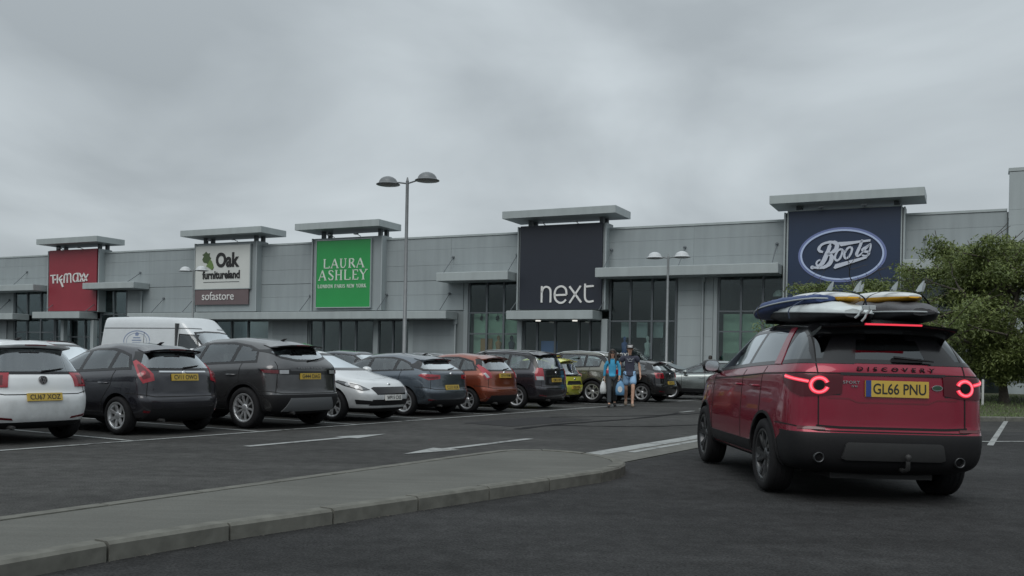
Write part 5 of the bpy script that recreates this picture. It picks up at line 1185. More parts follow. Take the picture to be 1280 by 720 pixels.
board('surfboard_bag', 'silver topped black surfboard bag, nearest the tail on the left of the roof', (1.10, .33, 1.865), 2.1, .76, .25, SILV, BAGD, 1, 3)
board('surfboard_bag', 'navy surfboard bag with pale piping reaching furthest forward on the roof', (1.50, .47, 1.96), 1.95, .62, .17, BAGB, BAGB, 1.0, -2.0)
board('surfboard_bag', 'dark grey surfboard bag on the right half of the roof', (1.15, -.40, 1.885), 2.0, .70, .27, BAGG, BAGD, -1, 2)
board('surfboard', 'yellow railed surfboard with white fins lying on the left hand bags', (1.30, .22, 2.03), 1.75, .52, .15, BWH, YEL, 0, 2, 'board', ((-.55, .16, .09), (-.66, -.08, .10), (-.50, -.17, .08)))
board('surfboard', 'yellow surfboard with upturned fins lying on the dark right hand bag', (1.30, -.42, 2.05), 1.75, .52, .15, BWH, YEL, -2, 2, 'board', ((-.55, .12, .09), (-.66, -.10, .10), (-.52, -.17, .08)))
def strap(label, x, pts, m):
    g = MB(); P = [HM @ Vector((x, y, z)) for y, z in smooth_path(pts, 4)]; X = HM.to_3x3() @ Vector((1, 0, 0))
    vs = [p + X * .02 for p in P] + [p - X * .02 for p in P]; k = len(P); U = HM.to_3x3() @ Vector((0, 0, 1))
    vs += [v + U * .004 for v in vs]
    g.add(vs, [(i, i + 1, k + i + 1, k + i) for i in range(k - 1)] + [(2 * k + i, 3 * k + i, 3 * k + i + 1, 2 * k + i + 1) for i in range(k - 1)] + [(i, 2 * k + i, 2 * k + i + 1, i + 1) for i in range(k - 1)] + [(k + i, k + i + 1, 3 * k + i + 1, 3 * k + i) for i in range(k - 1)])
    tag(g.build('tie_strap', m), label, 'strap', 'straps over the surfboards')
def strap_end(label, at, L_, m):
    g = MB(); P0 = HM @ Vector(at); pts = [P0 + Vector((-.01 - .02 * i, (-1) ** i * .012, -L_ * i / 4)) for i in range(5)]
    g.tube(pts, .012, 5); b0 = HM @ Vector(at); g.bbox(b0.x - .03, b0.x + .03, b0.y - .03, b0.y + .012, b0.z - .02, b0.z + .02, .005); tag(g.build('strap_tail', m), label, 'strap', None)
strap_end('pale strap end dangling from the silver topped surfboard bag', (.14, .20, 1.87), .13, PIPING)
strap_end('second pale strap end hanging beside the first on the silver topped bag', (.15, .26, 1.87), .10, PIPING)
strap('navy strap over the silver topped surfboard bag', .80, [(.78, 1.78), (.78, 1.88), (.62, 1.985), (.5, 2.05), (.26, 2.09), (.04, 2.03), (-.01, 1.93), (-.02, 1.80)], STRAP)
strap('black strap over the right hand boards', .82, [(.03, 1.84), (.0, 1.98), (-.10, 2.06), (-.36, 2.115), (-.58, 2.06), (-.68, 1.93), (-.64, 1.82)], STRAPK)
strap('black strap across the forward end of the navy surfboard bag', 1.95, [(.74, 1.80), (.79, 1.93), (.70, 2.03), (.47, 2.075), (.25, 2.05), (.12, 1.95)], STRAPK)

# ------------------------------------------------------------------ lamp posts
DOME = mat('lamp_dome', (.13, .14, .145), .45, .3, nscale=4, namp=.1); DIFF = mat('lamp_glass', (.30, .31, .31), .3); DOMEL = mat('lamp_dome_pale', (.42, .44, .45), .4)
POLE = mat('lamp_pole', (.155, .165, .17), .5, .4, nscale=5, namp=.12)
def lamp(at, h, rz, label, dome=DOME, arm=.66):
    r = empty('street_lamp', (*at, 0), R(rz)); tag(r, label, 'street lamp', 'twin dome lamp posts in the car park')
    mb = MB(); mb.tube([(0, 0, 0), (0, 0, 1.1), (0, 0, 1.12), (0, 0, h)], [.085, .085, .065, .050], 14); mb.lathe([(.16, 0), (.16, .03), (.09, .05)], 14); mb.tube([(0, 0, h - .02), (0, 0, h + .12)], [.05, .02], 10); mb.build('pole', POLE if dome is DOME else STEEL, r)
    mb = MB(); mb.bbox(-.05, .05, -.088, -.06, .5, .95, .004); mb.build('service_door', POLE, r)
    for sg in (1, -1):
        a = MB(); a.tube([(0, 0, h - .08), (sg * arm * .5, 0, h - .02), (sg * arm, 0, h + .0)], .026, 8); a.build('arm', POLE, r)
        x = sg * (arm + .12); d = MB(); d.lathe([(.0, .27), (.08, .262), (.16, .235), (.24, .185), (.29, .11), (.31, .05), (.385, .015), (.39, .0), (.37, -.01)], 24, 'Z', (x, 0, h - .05)); dm = d.build('lamp_dome', dome, r)
        d = MB(); d.lathe([(.37, -.012), (.25, -.035), (0, -.045)], 24, 'Z', (x, 0, h - .05)); d.build('lamp_diffuser', DIFF, dm)
    return r
lamp((-3.45, 29.9), 7.0, -31, 'tall twin dome lamp post rising behind the steel blue and copper cars')
lamp((6.84, 41.5), 6.09, -26, 'twin dome lamp post in front of the building between black and navy signs', DOMEL, .5)
lamp((-18.47, 54.0), 6.23, -26, 'twin dome lamp post left of the white furniture sign', DOMEL, .5)
# ------------------------------------------------------------------ trees on the verge
BARK = mat('bark', (.060, .052, .042), .9, nscale=12, namp=.35, bump=.8)
LEAF = bpy.data.materials.new('foliage'); LEAF.use_nodes = True; t = LEAF.node_tree; b = t.nodes['Principled BSDF']
gi = N(t, 'ShaderNodeNewGeometry'); tcx = N(t, 'ShaderNodeTexCoord'); cl = nz_(1.1, 3); rp = N(t, 'ShaderNodeValToRGB')
t.links.new(M2(t, 'ADD', M2(t, 'MULTIPLY', gi.outputs['Random Per Island'], .36), M2(t, 'MULTIPLY', cl, .7)), rp.inputs[0])
rp.color_ramp.elements[0].position = .15; rp.color_ramp.elements[0].color = (.050, .080, .022, 1); rp.color_ramp.elements[1].position = .85; rp.color_ramp.elements[1].color = (.205, .25, .075, 1)
t.links.new(rp.outputs[0], b.inputs['Base Color']); b.inputs['Roughness'].default_value = .55
tl = N(t, 'ShaderNodeBsdfTranslucent'); t.links.new(rp.outputs[0], tl.inputs[0]); mxs = N(t, 'ShaderNodeMixShader'); mxs.inputs[0].default_value = .3
t.links.new(b.outputs[0], mxs.inputs[1]); t.links.new(tl.outputs[0], mxs.inputs[2]); t.links.new(mxs.outputs[0], t.nodes['Material Output'].inputs[0])
def tree(label, at, ht, spread, trunk_r, seed, n_leaf, lean=(0, 0), fork=1.5, name='broadleaf_tree', reach=()):
    rn = random.Random(seed); r = empty(name, at); tag(r, label, 'tree'); tb = MB(); tips = []
    def limb(p, d, ln, rad, dep):
        pts = [p]; dd = Vector(d).normalized(); q = Vector(p)
        for i in range(4):
            dd = (dd + Vector((rn.uniform(-.22, .22), rn.uniform(-.22, .22), rn.uniform(-.12, .16)))).normalized(); q = q + dd * ln / 4; pts.append(q.copy())
        tb.tube(pts, [rad, rad * .88, rad * .76, rad * .66, rad * .55], 8 if dep < 2 else 5, cap=dep > 2)
        if dep >= 3 or rad < .012: tips.extend(pts[1:]); return
        if dep >= 1: tips.extend(pts[2:])
        for k in range(rn.choice((3, 4)) if dep else 6):
            s_ = pts[rn.choice((2, 3, 4, 4))]; a = rn.uniform(0, 6.28); up = rn.uniform(.05, .75) if dep == 0 else rn.uniform(-.35, .6)
            nd = (dd * .55 + Vector((math.cos(a), math.sin(a), up)) * .8).normalized(); nd.x *= spread; nd.y *= spread
            limb(s_, nd, ln * rn.uniform(.55, .8), rad * .5, dep + 1)
    limb(Vector((0, 0, -.1)), (lean[0], lean[1], 1), fork, trunk_r, 0)
    limb(Vector((lean[0], lean[1], 1)).normalized() * fork * .8, (lean[0] * .5, 0, 1), ht * .45, trunk_r * .7, 0)
    for d in reach:
        limb(Vector((0, 0, fork)), d[:3], d[3], trunk_r * .45, 1)
    tb.build('trunk', BARK, r)
    vs, fs = [], []
    for i in range(n_leaf):
        c = rn.choice(tips); sg = .15; u_ = abs(rn.gauss(0, .16)); p = c + Vector((rn.gauss(0, sg), rn.gauss(0, sg), rn.gauss(.02, sg * .5) - u_))
        if p.z < fork * .40 or p.z > ht: continue
        L = rn.uniform(.09, .17); W = L * .42; a = rn.uniform(0, 6.28); e = rn.uniform(-1.2, .35); d = Vector((math.cos(a) * math.cos(e), math.sin(a) * math.cos(e), math.sin(e)))
        s_ = d.cross(Vector((rn.uniform(-.5, .5), rn.uniform(-.5, .5), 1))).normalized() * W; n_ = d.cross(s_).normalized() * L * .12; k = len(vs)
        vs += [p[:], (p + d * L * .45 + s_ / 2 + n_)[:], (p + d * L)[:], (p + d * L * .45 - s_ / 2 + n_)[:]]; fs += [(k, k + 1, k + 2), (k, k + 2, k + 3)]
    me = bpy.data.meshes.new('crown'); me.from_pydata(vs, [], fs); link('crown', me, r, LEAF); return r
def vg(x, y): d = Vector((x, y)) - V0; return vh(max(d.dot(VN), 0)) - .02
tree('spreading broadleaf tree with drooping pale green foliage, dark trunk on the grass verge', (15.7, 29.8, vg(15.7, 29.8)), 5.3, 1.2, .17, 4, 56000, (-.03, .02), 1.35, reach=((-1, -.1, .42, 2.9), (-1, .2, .6, 3.0), (-.9, -.5, .35, 2.6), (-1, 0, .9, 2.6), (.9, -.3, .5, 2.2), (-.3, -1, .4, 1.9), (.5, -.9, .6, 1.9)))
tree('lower broadleaf tree behind the roof boards of the red off-roader', (12.9, 33.2, vg(12.9, 33.2)), 4.0, 1.15, .12, 21, 24000, (0, 0), 1.3, reach=((-1, 0, .5, 2.0), (-.7, -.6, .5, 1.9), (1, -.2, .5, 1.9), (0, -1, .5, 1.6)))
tree('second broadleaf tree with a thick trunk at the right edge of the verge', (17.6, 31.2, vg(17.6, 31.2)), 5.4, 1.15, .24, 9, 34000, (.02, 0), 1.4, reach=((-1, -.4, .4, 1.9), (1, -.2, .5, 2.2), (-.2, -1, .3, 1.8)))
# white marker post and low rail on the verge
WPOST = mat('post_white', (.42, .43, .42), .5, nscale=8, namp=.12)
def vpost(x, y, h, label):
    r = MB(); z = vg(x, y); r.lathe([(.035, 0), (.035, h - .03), (.025, h), (0, h)], 12, 'Z'); o = r.build('marker_post', WPOST); o.location = (x, y, z); tag(o, label, 'post'); return o
vpost(14.35, 28.5, .8, 'slim white post on the verge just right of the red off-roader')
vpost(15.55, 31.6, 1.05, 'white post on the verge behind the first tree trunk')

# ------------------------------------------------------------------ people
SKIN = mat('skin', (.40, .24, .17), .6, nscale=20, namp=.06); HAIRD = mat('hair_dark', (.018, .013, .010), .6); CYAN = mat('top_cyan', (.035, .25, .42), .8, nscale=6, namp=.18); TROU = mat('trousers_dark', (.026, .030, .034), .8, nscale=6, namp=.2)
TEE = mat('tee_navy', (.028, .030, .050), .8, nscale=5, namp=.25); SHORT = mat('shorts_pale_blue', (.23, .38, .56), .8, nscale=5, namp=.15); SHOE = mat('shoes_dark', (.02, .018, .018), .7); SHOEB = mat('shoes_tan', (.20, .15, .11), .7); BAGW = mat('bag_white', (.50, .52, .52), .5, nscale=9, namp=.15, bump=.6); BAGC = mat('bag_sky_blue', (.10, .23, .38), .5, nscale=9, namp=.2, bump=.6); PRINT = mat('print_grey', (.20, .21, .23), .7)
def skin(nodes, edges, name, m, parent, root, sub=2, flat=.8, zflat=None):
    ks = list(nodes); me = bpy.data.meshes.new(name); me.from_pydata([nodes[k][:3] for k in ks], [(ks.index(a), ks.index(b_)) for a, b_ in edges], [])
    o = bpy.data.objects.new('tmp', me); COL.objects.link(o); md = o.modifiers.new('k', 'SKIN'); md.use_smooth_shade = True; md.branch_smoothing = .3
    for i, k in enumerate(ks):
        q = me.skin_vertices[0].data[i]; rr = nodes[k][3]; q.radius = (rr, rr) if not isinstance(rr, tuple) else rr; q.use_root = (k == root)
    s_ = o.modifiers.new('s', 'SUBSURF'); s_.levels = s_.render_levels = sub
    bpy.context.view_layer.update(); dg = bpy.context.evaluated_depsgraph_get(); res = bpy.data.meshes.new_from_object(o.evaluated_get(dg), depsgraph=dg); bpy.data.objects.remove(o)
    for p in res.polygons: p.use_smooth = True
    res.materials.clear(); return link(name, res, parent, m)
def person(label, at, face, h, J, shirt, legs, shoes, hair, female, long_sleeve, shorts):
    """J: joints in metres, x to the person's left seen from the front as picture right, -y forward"""
    r = empty('person', (*at, .009), R(face)); tag(r, label, 'person', None); r.scale = (h / 1.72,) * 3
    nd = {'pel': (0, 0, .95, .125), 'sp': (0, .01, 1.10, .105 if female else .12), 'ch': (0, .01, 1.28, .125 if female else .145), 'nk0': (0, .01, 1.43, .06), 'nk': (0, 0, 1.49, .052), 'hd0': (0, -.015, 1.56, .072), 'hd1': (0, -.01, 1.64, .088), 'hd2': (0, 0, 1.70, .062)}
    ed = [('pel', 'sp'), ('sp', 'ch'), ('ch', 'nk0'), ('nk0', 'nk'), ('nk', 'hd0'), ('hd0', 'hd1'), ('hd1', 'hd2')]
    rad = dict(hip=.085, kn=.058, cal=.055, an=.038, ft=.036, to=.026)
    for s_ in 'LR':
        nd['sh' + s_] = (*J['sh' + s_], .058); nd['el' + s_] = (*J['el' + s_], .040); nd['wr' + s_] = (*J['wr' + s_], .027)
        w = Vector(J['wr' + s_]); e = Vector(J['el' + s_]); d = (w - e).normalized(); pm = w + d * .055; sg = 1 if s_ == 'L' else -1
        nd['pm' + s_] = (*pm, .030); ed += [('ch', 'sh' + s_), ('sh' + s_, 'el' + s_), ('el' + s_, 'wr' + s_), ('wr' + s_, 'pm' + s_)]
        for f, (o_, ln) in enumerate(((-.027, .062), (-.009, .074), (.009, .070), (.026, .055))):
            a = pm + Vector((0, o_, 0)) + d * .035; c = a + d * ln * .5 + Vector((-sg * .012, 0, 0)); e2 = c + d * ln * .35 + Vector((-sg * .03, 0, 0))
            nd['fa%d%s' % (f, s_)] = (*a, .0095); nd['fb%d%s' % (f, s_)] = (*c, .0085); nd['fc%d%s' % (f, s_)] = (*e2, .007)
            ed += [('pm' + s_, 'fa%d%s' % (f, s_)), ('fa%d%s' % (f, s_), 'fb%d%s' % (f, s_)), ('fb%d%s' % (f, s_), 'fc%d%s' % (f, s_))]
        th = w + d * .03 + Vector((-sg * .01, -.035, 0)); nd['ta' + s_] = (*th, .011); nd['tb' + s_] = (*(th + d * .045 + Vector((-sg * .015, -.012, 0))), .008); ed += [('wr' + s_, 'ta' + s_), ('ta' + s_, 'tb' + s_)]
        for q in ('hip', 'kn', 'an', 'to'): nd[q + s_] = (*J[q + s_], rad[q])
        k_, a_ = Vector(J['kn' + s_]), Vector(J['an' + s_]); nd['cal' + s_] = (*(k_.lerp(a_, .3) + Vector((0, .012, 0))), rad['cal']); nd['hl' + s_] = (J['an' + s_][0], J['an' + s_][1] + .045, J['an' + s_][2] - .04, .030)
        ed += [('pel', 'hip' + s_), ('hip' + s_, 'kn' + s_), ('kn' + s_, 'cal' + s_), ('cal' + s_, 'an' + s_), ('an' + s_, 'to' + s_), ('an' + s_, 'hl' + s_)]
    nb = dict(nd)
    def thin(k, f): nb[k] = (*nb[k][:3], nb[k][3] * f)
    for k in ('pel', 'sp', 'ch', 'nk0'): thin(k, .74)
    for s_ in 'LR':
        thin('sh' + s_, .55); thin('hip' + s_, .78)
        if long_sleeve: thin('el' + s_, .8)
        if not shorts: thin('kn' + s_, .8); thin('cal' + s_, .75)
    body = skin(nb, ed, 'body', SKIN, r, 'pel'); body.data.materials.append(shirt)
    for p_ in body.data.polygons:
        c_ = p_.center
        if .97 < c_.z < 1.455 and (long_sleeve or abs(c_.x) < .235): p_.material_index = 1
    bm = bmesh.new(); bm.from_mesh(body.data)
    for v in bm.verts:                       # a little nose and chin, flatter torso
        if 0.95 < v.co.z < 1.46: v.co.y *= .82
        if v.co.z > 1.50 and v.co.y < -.06 and abs(v.co.x) < .02 and 1.575 < v.co.z < 1.63: v.co.y -= .016
        if v.co.z > 1.48: v.co.x *= .86
    bm.to_mesh(body.data); bm.free()
    def grow(keys, k, name, m, root, edges, extra=None):
        n2 = {q: (*nd[q][:3], nd[q][3] * k if not extra or q not in extra else extra[q]) for q in keys}
        o = skin(n2, [e for e in edges if e[0] in n2 and e[1] in n2], name, m, r, root)
        for v in o.data.vertices:
            if .9 < v.co.z < 1.46 and abs(v.co.x) < .22: v.co.y *= .86
        return o
    # clothing shells
    def mid(a, b_, t_, rr): p = Vector(nd[a][:3]).lerp(Vector(nd[b_][:3]), t_); return (*p, rr)
    keep = dict(nd); ed2 = list(ed); ks = ['pel', 'sp', 'ch', 'nk0']
    nd['hem'] = (0, 0, .88 if not shorts else .81, .15); ed2.append(('pel', 'hem')); ks.append('hem')
    for s_ in 'LR':
        if long_sleeve: nd['cu' + s_] = mid('el' + s_, 'wr' + s_, .96, .034); ed2 += [('sh' + s_, 'el' + s_), ('el' + s_, 'cu' + s_)]; ks += ['sh' + s_, 'el' + s_, 'cu' + s_]
        else: nd['cu' + s_] = mid('sh' + s_, 'el' + s_, .62, .068); ed2 += [('sh' + s_, 'cu' + s_)]; ks += ['sh' + s_, 'cu' + s_]
    for s_ in 'LR': nd['tr' + s_] = mid('nk0', 'sh' + s_, .55, .078 if female else .088); ed2 += [('ch', 'tr' + s_), ('tr' + s_, 'sh' + s_)]; ed2.remove(('ch', 'sh' + s_)); ks.append('tr' + s_)
    grow(ks, 1.13, 'top', shirt, 'sp', ed2, {'nk0': .082, 'pel': .162 if female else .178, 'sp': .125 if female else .155, 'ch': .150 if female else .175, 'hem': .172 if female else .192, 'cuL': nd['cuL'][3] * 1.2, 'cuR': nd['cuR'][3] * 1.2, 'elL': .050, 'elR': .050, 'shL': .095 if female else .105, 'shR': .095 if female else .105})
    ks = ['pel']; ed3 = []
    for s_ in 'LR':
        if shorts: nd['lg' + s_] = mid('hip' + s_, 'kn' + s_, .82, .105); ed3 += [('pel', 'hip' + s_), ('hip' + s_, 'lg' + s_)]; ks += ['hip' + s_, 'lg' + s_]
        else: nd['lg' + s_] = mid('kn' + s_, 'an' + s_, .97, .062); ed3 += [('pel', 'hip' + s_), ('hip' + s_, 'kn' + s_), ('kn' + s_, 'lg' + s_)]; ks += ['hip' + s_, 'kn' + s_, 'lg' + s_]
    grow(ks, 1.12, 'shorts' if shorts else 'trousers', legs, 'pel', ed3, {'knL': .075, 'knR': .075, 'hipL': .102, 'hipR': .102, 'pel': .125})
    for s_ in 'LR':
        a = Vector(nd['an' + s_][:3]); to = Vector(nd['to' + s_][:3]); hl = Vector(nd['hl' + s_][:3]); g = MB()
        g.tube([hl + Vector((0, .02, -.005)), hl + Vector((0, -.02, 0)), a.lerp(to, .5) + Vector((0, 0, -.012)), to + Vector((0, .0, -.004)), to + Vector((0, -.03, -.006))], [.025, .043, .048, .042, .02], 12); g.build('shoe', shoes, r)
    g = MB(); n_, m_ = 10, 18; vs = []
    for i in range(n_ + 1):
        ph = math.pi * (.02 + .52 * i / n_)
        for j in range(m_):
            a = 2 * math.pi * j / m_; back = (1 + math.sin(a)) / 2; k = .093 * (1.04 + .06 * back)
            vs.append((k * .92 * math.sin(ph) * math.cos(a), .004 + k * 1.08 * math.sin(ph) * math.sin(a), 1.652 + k * 1.02 * math.cos(ph) - (.07 * back if i > 7 else 0) + (.035 * (1 - back) if i > 6 else 0)))
    g.add(vs, [(i * m_ + j, i * m_ + (j + 1) % m_, (i + 1) * m_ + (j + 1) % m_, (i + 1) * m_ + j) for i in range(n_) for j in range(m_)], 0, True); g.build('hair', hair, r)
    for sg in (1, -1):
        g = MB(); g.lathe([(0, -.012), (.011, -.008), (.015, 0), (.011, .008), (0, .012)], 10, 'Y', (sg * .031, -.088, 1.628)); g.build('eye', GLOSSB, r)
        g = MB(); g.lathe([(0, -.012), (.018, -.008), (.028, .004), (.012, .014)], 10, 'X', (sg * .080, .01, 1.615)); g.build('ear', SKIN, r)
    g = MB(); g.bbox(-.024, .024, -.088, -.075, 1.553, 1.562, .002); g.build('mouth', mat('lips', (.25, .10, .09), .5), r)
    return r
JW = dict(shL=(.165, .01, 1.385), shR=(-.165, .01, 1.385), elL=(.225, -.02, 1.13), elR=(-.225, .07, 1.13), wrL=(.215, -.14, .91), wrR=(-.235, .05, .89), hipL=(.085, 0, .90), hipR=(-.085, 0, .90), knL=(.095, .03, .50), knR=(-.085, -.16, .53), anL=(.085, .26, .14), anR=(-.075, -.26, .085), toL=(.10, .17, .035), toR=(-.085, -.40, .04))
wm = person('person in bright blue long sleeved top and dark trousers walking with two bags', (3.0, 27.95), -6, 1.70, JW, CYAN, TROU, SHOE, HAIRD, True, True, False)
g = MB(); g.bbox(-.072, .072, -.107, -.085, 1.612, 1.648, .008); g.build('sunglasses', GLOSSB, wm)
g = MB()
for sg in (1, -1): g.tube([(sg * .06, .045, 1.68), (sg * .092, .02, 1.60), (sg * .098, -.01, 1.50), (sg * .10, -.06, 1.40), (sg * .085, -.095, 1.30)], [.04, .045, .040, .034, .012], 8)
g.build('long_hair', HAIRD, wm)
JM = dict(shL=(.195, .01, 1.395), shR=(-.195, .01, 1.395), elL=(.275, .03, 1.13), elR=(-.275, .0, 1.13), wrL=(.30, -.06, .90), wrR=(-.27, -.10, .91), hipL=(.095, 0, .90), hipR=(-.095, 0, .90), knL=(.10, -.17, .53), knR=(-.10, .04, .50), anL=(.085, -.25, .085), anR=(-.085, .29, .17), toL=(.10, -.39, .035), toR=(-.095, .20, .05))
mn = person('person in a dark printed t-shirt, pale blue shorts and dark cap with white front', (3.58, 28.45), -6, 1.84, JM, TEE, SHORT, SHOEB, HAIRD, False, False, True)
CAPB = mat('cap_black', (.02, .02, .022), .7); CAPW = mat('cap_white', (.55, .55, .55), .6)
g = MB(); g.lathe([(.103, 1.655), (.106, 1.69), (.095, 1.735), (.06, 1.765), (0, 1.775)], 18, 'Z'); g.build('cap', CAPB, mn)
g = MB(); vs = [(.104 * math.sin(a), -.106 * math.cos(a), z) for z in (1.665, 1.73) for a in [x * .2 - .8 for x in range(9)]]; vs = [(x * (1 if z < 1.7 else .93), y * (1.02 if z < 1.7 else .94), z) for x, y, z in vs]; g.add(vs, [(i, i + 1, i + 10, i + 9) for i in range(8)]); g.build('cap_front', CAPW, mn)
g = MB(); g.prism([(-.085, -.07), (-.08, -.15), (-.04, -.19), (.04, -.19), (.08, -.15), (.085, -.07)], 1.662, 1.67, 'Z'); g.build('cap_peak', CAPB, mn)
g = MB()
for (a, c) in (((-.09, 1.36), (-.04, 1.30)), ((-.04, 1.30), (.0, 1.36)), ((.0, 1.36), (.05, 1.31)), ((.05, 1.31), (.10, 1.37)), ((-.05, 1.27), (.06, 1.27))):
    g.tube([(a[0], -.135, a[1]), (c[0], -.135, c[1])], .011, 5)
g.build('shirt_print', PRINT, mn)
def bag(label, at, w, h, m, emb=None):
    r = empty('shopping_bag', at, R(-6)); tag(r, label, 'bag'); g = MB(); n_ = 12; vs = []; rn = random.Random(label)
    for i, (t_, k, d) in enumerate(((0, .75, .4), (.05, .95, .8), (.3, 1., 1.), (.6, .92, .85), (.85, .6, .5), (1, .28, .3))):
        for j in range(n_):
            a = 2 * math.pi * j / n_; vs.append((w / 2 * k * math.copysign(abs(math.cos(a)) ** .6, math.cos(a)) + rn.uniform(-.01, .01), .09 * d * math.copysign(abs(math.sin(a)) ** .7, math.sin(a)) + rn.uniform(-.008, .008), h * t_))
    g.add(vs, [(i * n_ + j, i * n_ + (j + 1) % n_, (i + 1) * n_ + (j + 1) % n_, (i + 1) * n_ + j) for i in range(5) for j in range(n_)] + [tuple(range(n_ - 1, -1, -1)), tuple(range(60, 72))], 0, True); g.build('bag_body', m, r)
    g = MB(); g.tube([(-.035, 0, h - .02), (-.03, 0, h + .06), (0, 0, h + .09), (.03, 0, h + .06), (.035, 0, h - .02)], .008, 6); g.build('handle', m, r)
    if emb: g = MB(); g.prism([(.07 * math.cos(a * .5), h * .42 + .09 * math.sin(a * .5)) for a in range(13)], -.098, -.08, 'Y'); g.build('print', emb, r)
    return r
def handpos(p, J, k, s): return Matrix.Translation(p.location) @ Matrix.Rotation(p.rotation_euler.z, 4, 'Z') @ (Vector(J['wr' + k]) * s)
hp = handpos(wm, JW, 'L', 1.70 / 1.72); bag('sky blue carrier bag hanging from the hand nearest the man', (hp.x + .02, hp.y - .03, hp.z - .55), .27, .44, BAGC, BAGW)
hp = handpos(wm, JW, 'R', 1.70 / 1.72); bag('white carrier bag in the other hand of the person in blue', (hp.x - .03, hp.y - .03, hp.z - .50), .20, .38, BAGW)
JF = dict(JM); fm = person('distant person in a white shirt showing above the sage silver car', (9.15, 43.2), 160, 1.72, JF, mat('shirt_white', (.55, .56, .56), .7), TROU, SHOE, HAIRD, False, False, False)

# ------------------------------------------------------------------ things seen through the shop windows
def in_shop(name, label, cat, s, off, z, build, group=None):
    r = empty(name, Matrix.Translation(BLD.location) @ Matrix.Rotation(R(-26), 4, 'Z') @ Vector((s, off, z)), R(-26)); tag(r, label, cat, group); build(r); return r
def panelb(m, w, h):
    def f(r): part('board', m, [(-w / 2, w / 2, 0, .05, 0, h)], r); part('board_stand', TRIMD, [(-w / 2, w / 2, .06, .3, 0, .05)], r)
    return f
in_shop('display_board', 'pale green display wall inside the tall window left of the black sign', 'display board', 39.6, .45, .05, panelb(GREEN_IN, 2.9, 3.8))
in_shop('display_board', 'blue poster board inside the shop entrance under the black sign', 'display board', 42.6, .4, .05, panelb(mat('poster_blue', (.10, .17, .42), .6), .9, 2.35))
in_shop('display_board', 'orange poster board low in the tall window left of the black sign', 'display board', 39.0, .3, .05, panelb(mat('poster_orange', (.42, .20, .07), .6), .7, 2.45))
for i, s in enumerate((46.8, 47.6, 48.4)): in_shop('display_board', ('grey hanging panel inside the window right of the black sign, %s of three') % ('leftmost', 'middle', 'rightmost')[i], 'display board', s, .35, 2.6, panelb(mat('panel_grey', (.30, .33, .34), .7), .55, .75), 'hanging panels in the window')
in_shop('display_board', 'grey green partition inside the window left of the navy sign', 'display board', 53.0, .6, .05, panelb(GREEN_IN, 2.9, 3.7))
in_shop('display_board', 'white price poster in the window left of the navy sign', 'display board', 51.9, .6, 1.0, panelb(WHITE, .6, .9))
def mannequin(m):
    def f(r):
        r.location.z += .8; part('plinth_block', CLADL, [(-.3, .3, -.12, .3, -.8, -.003)], r); g = MB(); g.lathe([(.16, 0), (.16, .03), (.02, .05), (.02, .8)], 12); g.build('stand', TRIMD, r)
        g = MB(); g.lathe([(.0, .75), (.15, .78), (.17, .9), (.12, 1.1), (.17, 1.32), (.16, 1.42), (.06, 1.48), (.05, 1.54), (.08, 1.6), (.09, 1.68), (.05, 1.76), (0, 1.78)], 14); g.build('figure', m, r)
    return f
for i, (s, o_) in enumerate(((39.75, .25), (40.5, .28), (46.7, .4), (47.9, .35), (48.7, .4))):
    in_shop('mannequin', ('mannequin in tan clothes in the green window', 'mannequin beside the tan one in the green window', 'mannequin in blue behind the small white window lettering', 'pale mannequin in the middle of the window right of the black sign', 'mannequin at the right of the window right of the black sign')[i], 'mannequin', s, o_, .1,
            mannequin((mat('cloth_tan', (.42, .22, .10), .8), TEE, mat('cloth_blue', (.10, .15, .38), .8), mat('cloth_pale', (.48, .50, .50), .8), TROU)[i]))
def sofa(m):
    def f(r):
        part('seat', m, [(-.9, .9, 0, .8, .15, .45)], r, .06); part('backrest', m, [(-.9, .9, .6, .85, .46, .95)], r, .06)
        for x in (-.95, .8): part('armrest', m, [(x, x + .15, -.02, .8, .12, .65)], r, .04)
    return f
SOFA = mat('sofa_grey', (.20, .21, .22), .8)
for i, s in enumerate((28.9, 30.6, 33.2)): in_shop('sofa', ('grey sofa in the left part of the window under the green sign', 'grey sofa in the middle window under the green sign', 'grey sofa in the window right of the green sign')[i], 'sofa', s, .9, .75, sofa(SOFA))
for i, s in enumerate((28.9, 30.6, 33.2)): in_shop('plinth', 'low display plinth carrying a sofa in the window, number %s from left' % ('first', 'second', 'third')[i], 'plinth', s, .7, .06, lambda r: part('plinth_block', TRIMD, [(-1.1, 1.1, 0, 1.2, 0, .68)], r, .02))
for i, s in enumerate((19.4, 21.0, 22.4)): in_shop('display_board', ('pale poster in the window under the brown sign, leftmost', 'pale poster in the window under the brown sign, in the middle', 'pale poster in the window under the brown sign, rightmost')[i], 'display board', s, .35, 1.2, panelb(CREAM, .7, .9))
for i, s in enumerate((3.4, 5.1)): in_shop('display_board', ('pale poster low in the leftmost shop window', 'pale poster low in the window next to the leftmost sign')[i], 'display board', s, .4, 1.3, panelb(CREAM, .8, .8))
GARM = [mat('garment_' + n_, c_, .85, nscale=9, namp=.2) for n_, c_ in (('rust', (.30, .11, .05)), ('navy', (.04, .06, .14)), ('sand', (.36, .29, .20)), ('teal', (.05, .16, .17)), ('white', (.50, .50, .48)), ('plum', (.16, .05, .10)))]
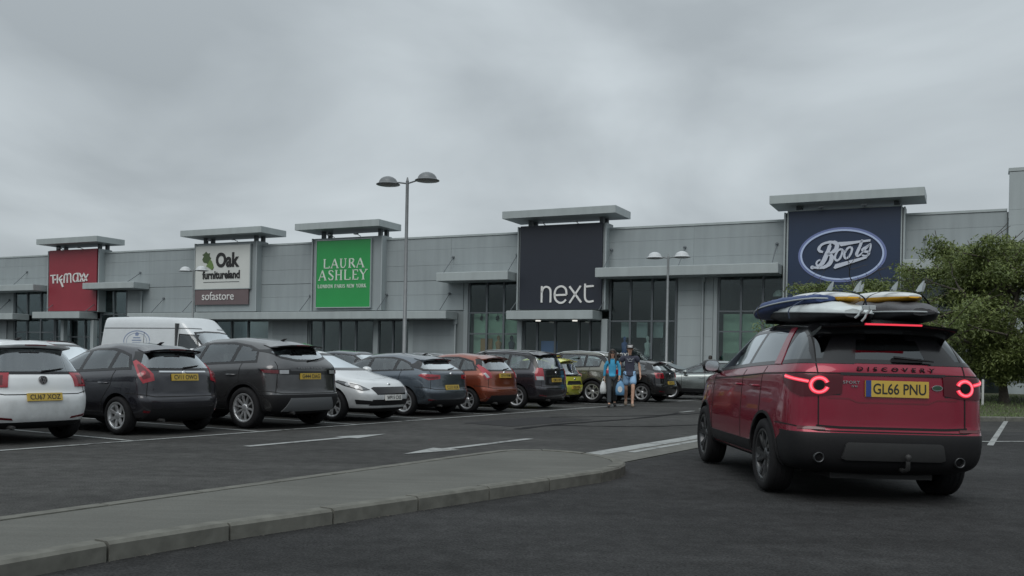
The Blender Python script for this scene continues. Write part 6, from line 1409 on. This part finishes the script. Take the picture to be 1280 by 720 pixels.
def rail(ms):
    def f(r):
        g = MB(); g.tube([(-.7, 0, 0), (-.7, 0, 1.45), (.7, 0, 1.45), (.7, 0, 0)], .02, 6); g.build('rail_frame', CHROME, r); rn = random.Random(str(r.location))
        for k in range(9):
            x = -.58 + k * .145; h = rn.uniform(.6, .95); g = MB(); g.prism([(-.19, 1.36), (-.06, 1.42), (.06, 1.42), (.19, 1.36), (.21, 1.4 - h), (-.21, 1.4 - h)], x - .035, x + .035, 'X'); g.build('garment', rn.choice(ms), r)
    return f
for i, (s, o_, lab) in enumerate(((39.0, 1.0, 'rail of clothes left of centre in the green window'), (42.9, 1.3, 'rail of clothes left inside the entrance under the black sign'), (44.7, 1.1, 'rail of clothes right inside the entrance under the black sign'), (46.9, 1.0, 'rail of clothes left in the window right of the black sign'), (48.5, 1.2, 'rail of clothes right in the window right of the black sign'))):
    in_shop('clothes_rail', lab, 'clothes rail', s, o_, .06, rail(GARM if i else GARM[:1] + GARM[2:5]), 'clothes rails inside the shop')
def shelf(ms):
    def f(r):
        for z in (.05, .55, 1.05, 1.55): part('shelf_board', FRAMEM, [(-.8, .8, 0, .35, z, z + .03)], r)
        for x in (-.82, .80): part('shelf_side', FRAMEM, [(x, x + .02, 0, .35, 0, 2.0)], r)
        rn = random.Random(str(r.location))
        for z in (.08, .58, 1.08, 1.58):
            x = -.76
            while x < .66: w_ = rn.uniform(.09, .2); part('goods_box', rn.choice(ms), [(x, x + w_, .04, .3, z, z + rn.uniform(.15, .38))], r); x += w_ + .03
    return f
for i, (s, lab) in enumerate(((51.95, 'shelves of goods left in the window beside the navy sign'), (53.8, 'shelves of goods right in the window beside the navy sign'), (60.3, 'shelves of goods in the window right of the navy sign'), (3.6, 'shelves of goods in the leftmost window'), (8.0, 'shelves of goods under the dark red sign'), (19.6, 'shelves of goods left under the brown sign'), (23.6, 'shelves of goods right under the brown sign'))):
    in_shop('shop_shelf', lab, 'shelf', s, .75, .06, shelf(GARM), 'shelves inside the shop windows')
def lamp_reflection(r):  # dome added behind the glass in place of a street lamp's reflection
    g = MB(); g.tube([(0, 0, .3), (0, 0, 1.0)], .012, 6); g.build('reflection_cord', TRIMD, r); g = MB(); g.lathe([(.03, .32), (.14, .27), (.24, .14), (.28, 0), (.26, -.005)], 18); g.build('reflection_dome', WHITE, r)
in_shop('lamp_reflection_dome', 'white dome added for a street lamp reflection in the window beside the navy sign', 'lamp reflection', 54.12, .5, 4.55, lamp_reflection)
# small lettering on the glass right of the entrance, and track spotlights over the green display
mb = text_mesh('next', .75, .26, .01, .0, pos=(46.75, .02, 1.75)); link('window_lettering', mb, BLD, WHITE)
for i, s in enumerate((38.65, 39.6, 40.0)):
    mb = MB(); mb.tube([(s, .4, 3.85), (s, .4, 3.65)], .02, 6); mb.tube([(s, .42, 3.68), (s, .3, 3.5)], .07, 10); mb.build('track_spotlight', BLACK, BLD)
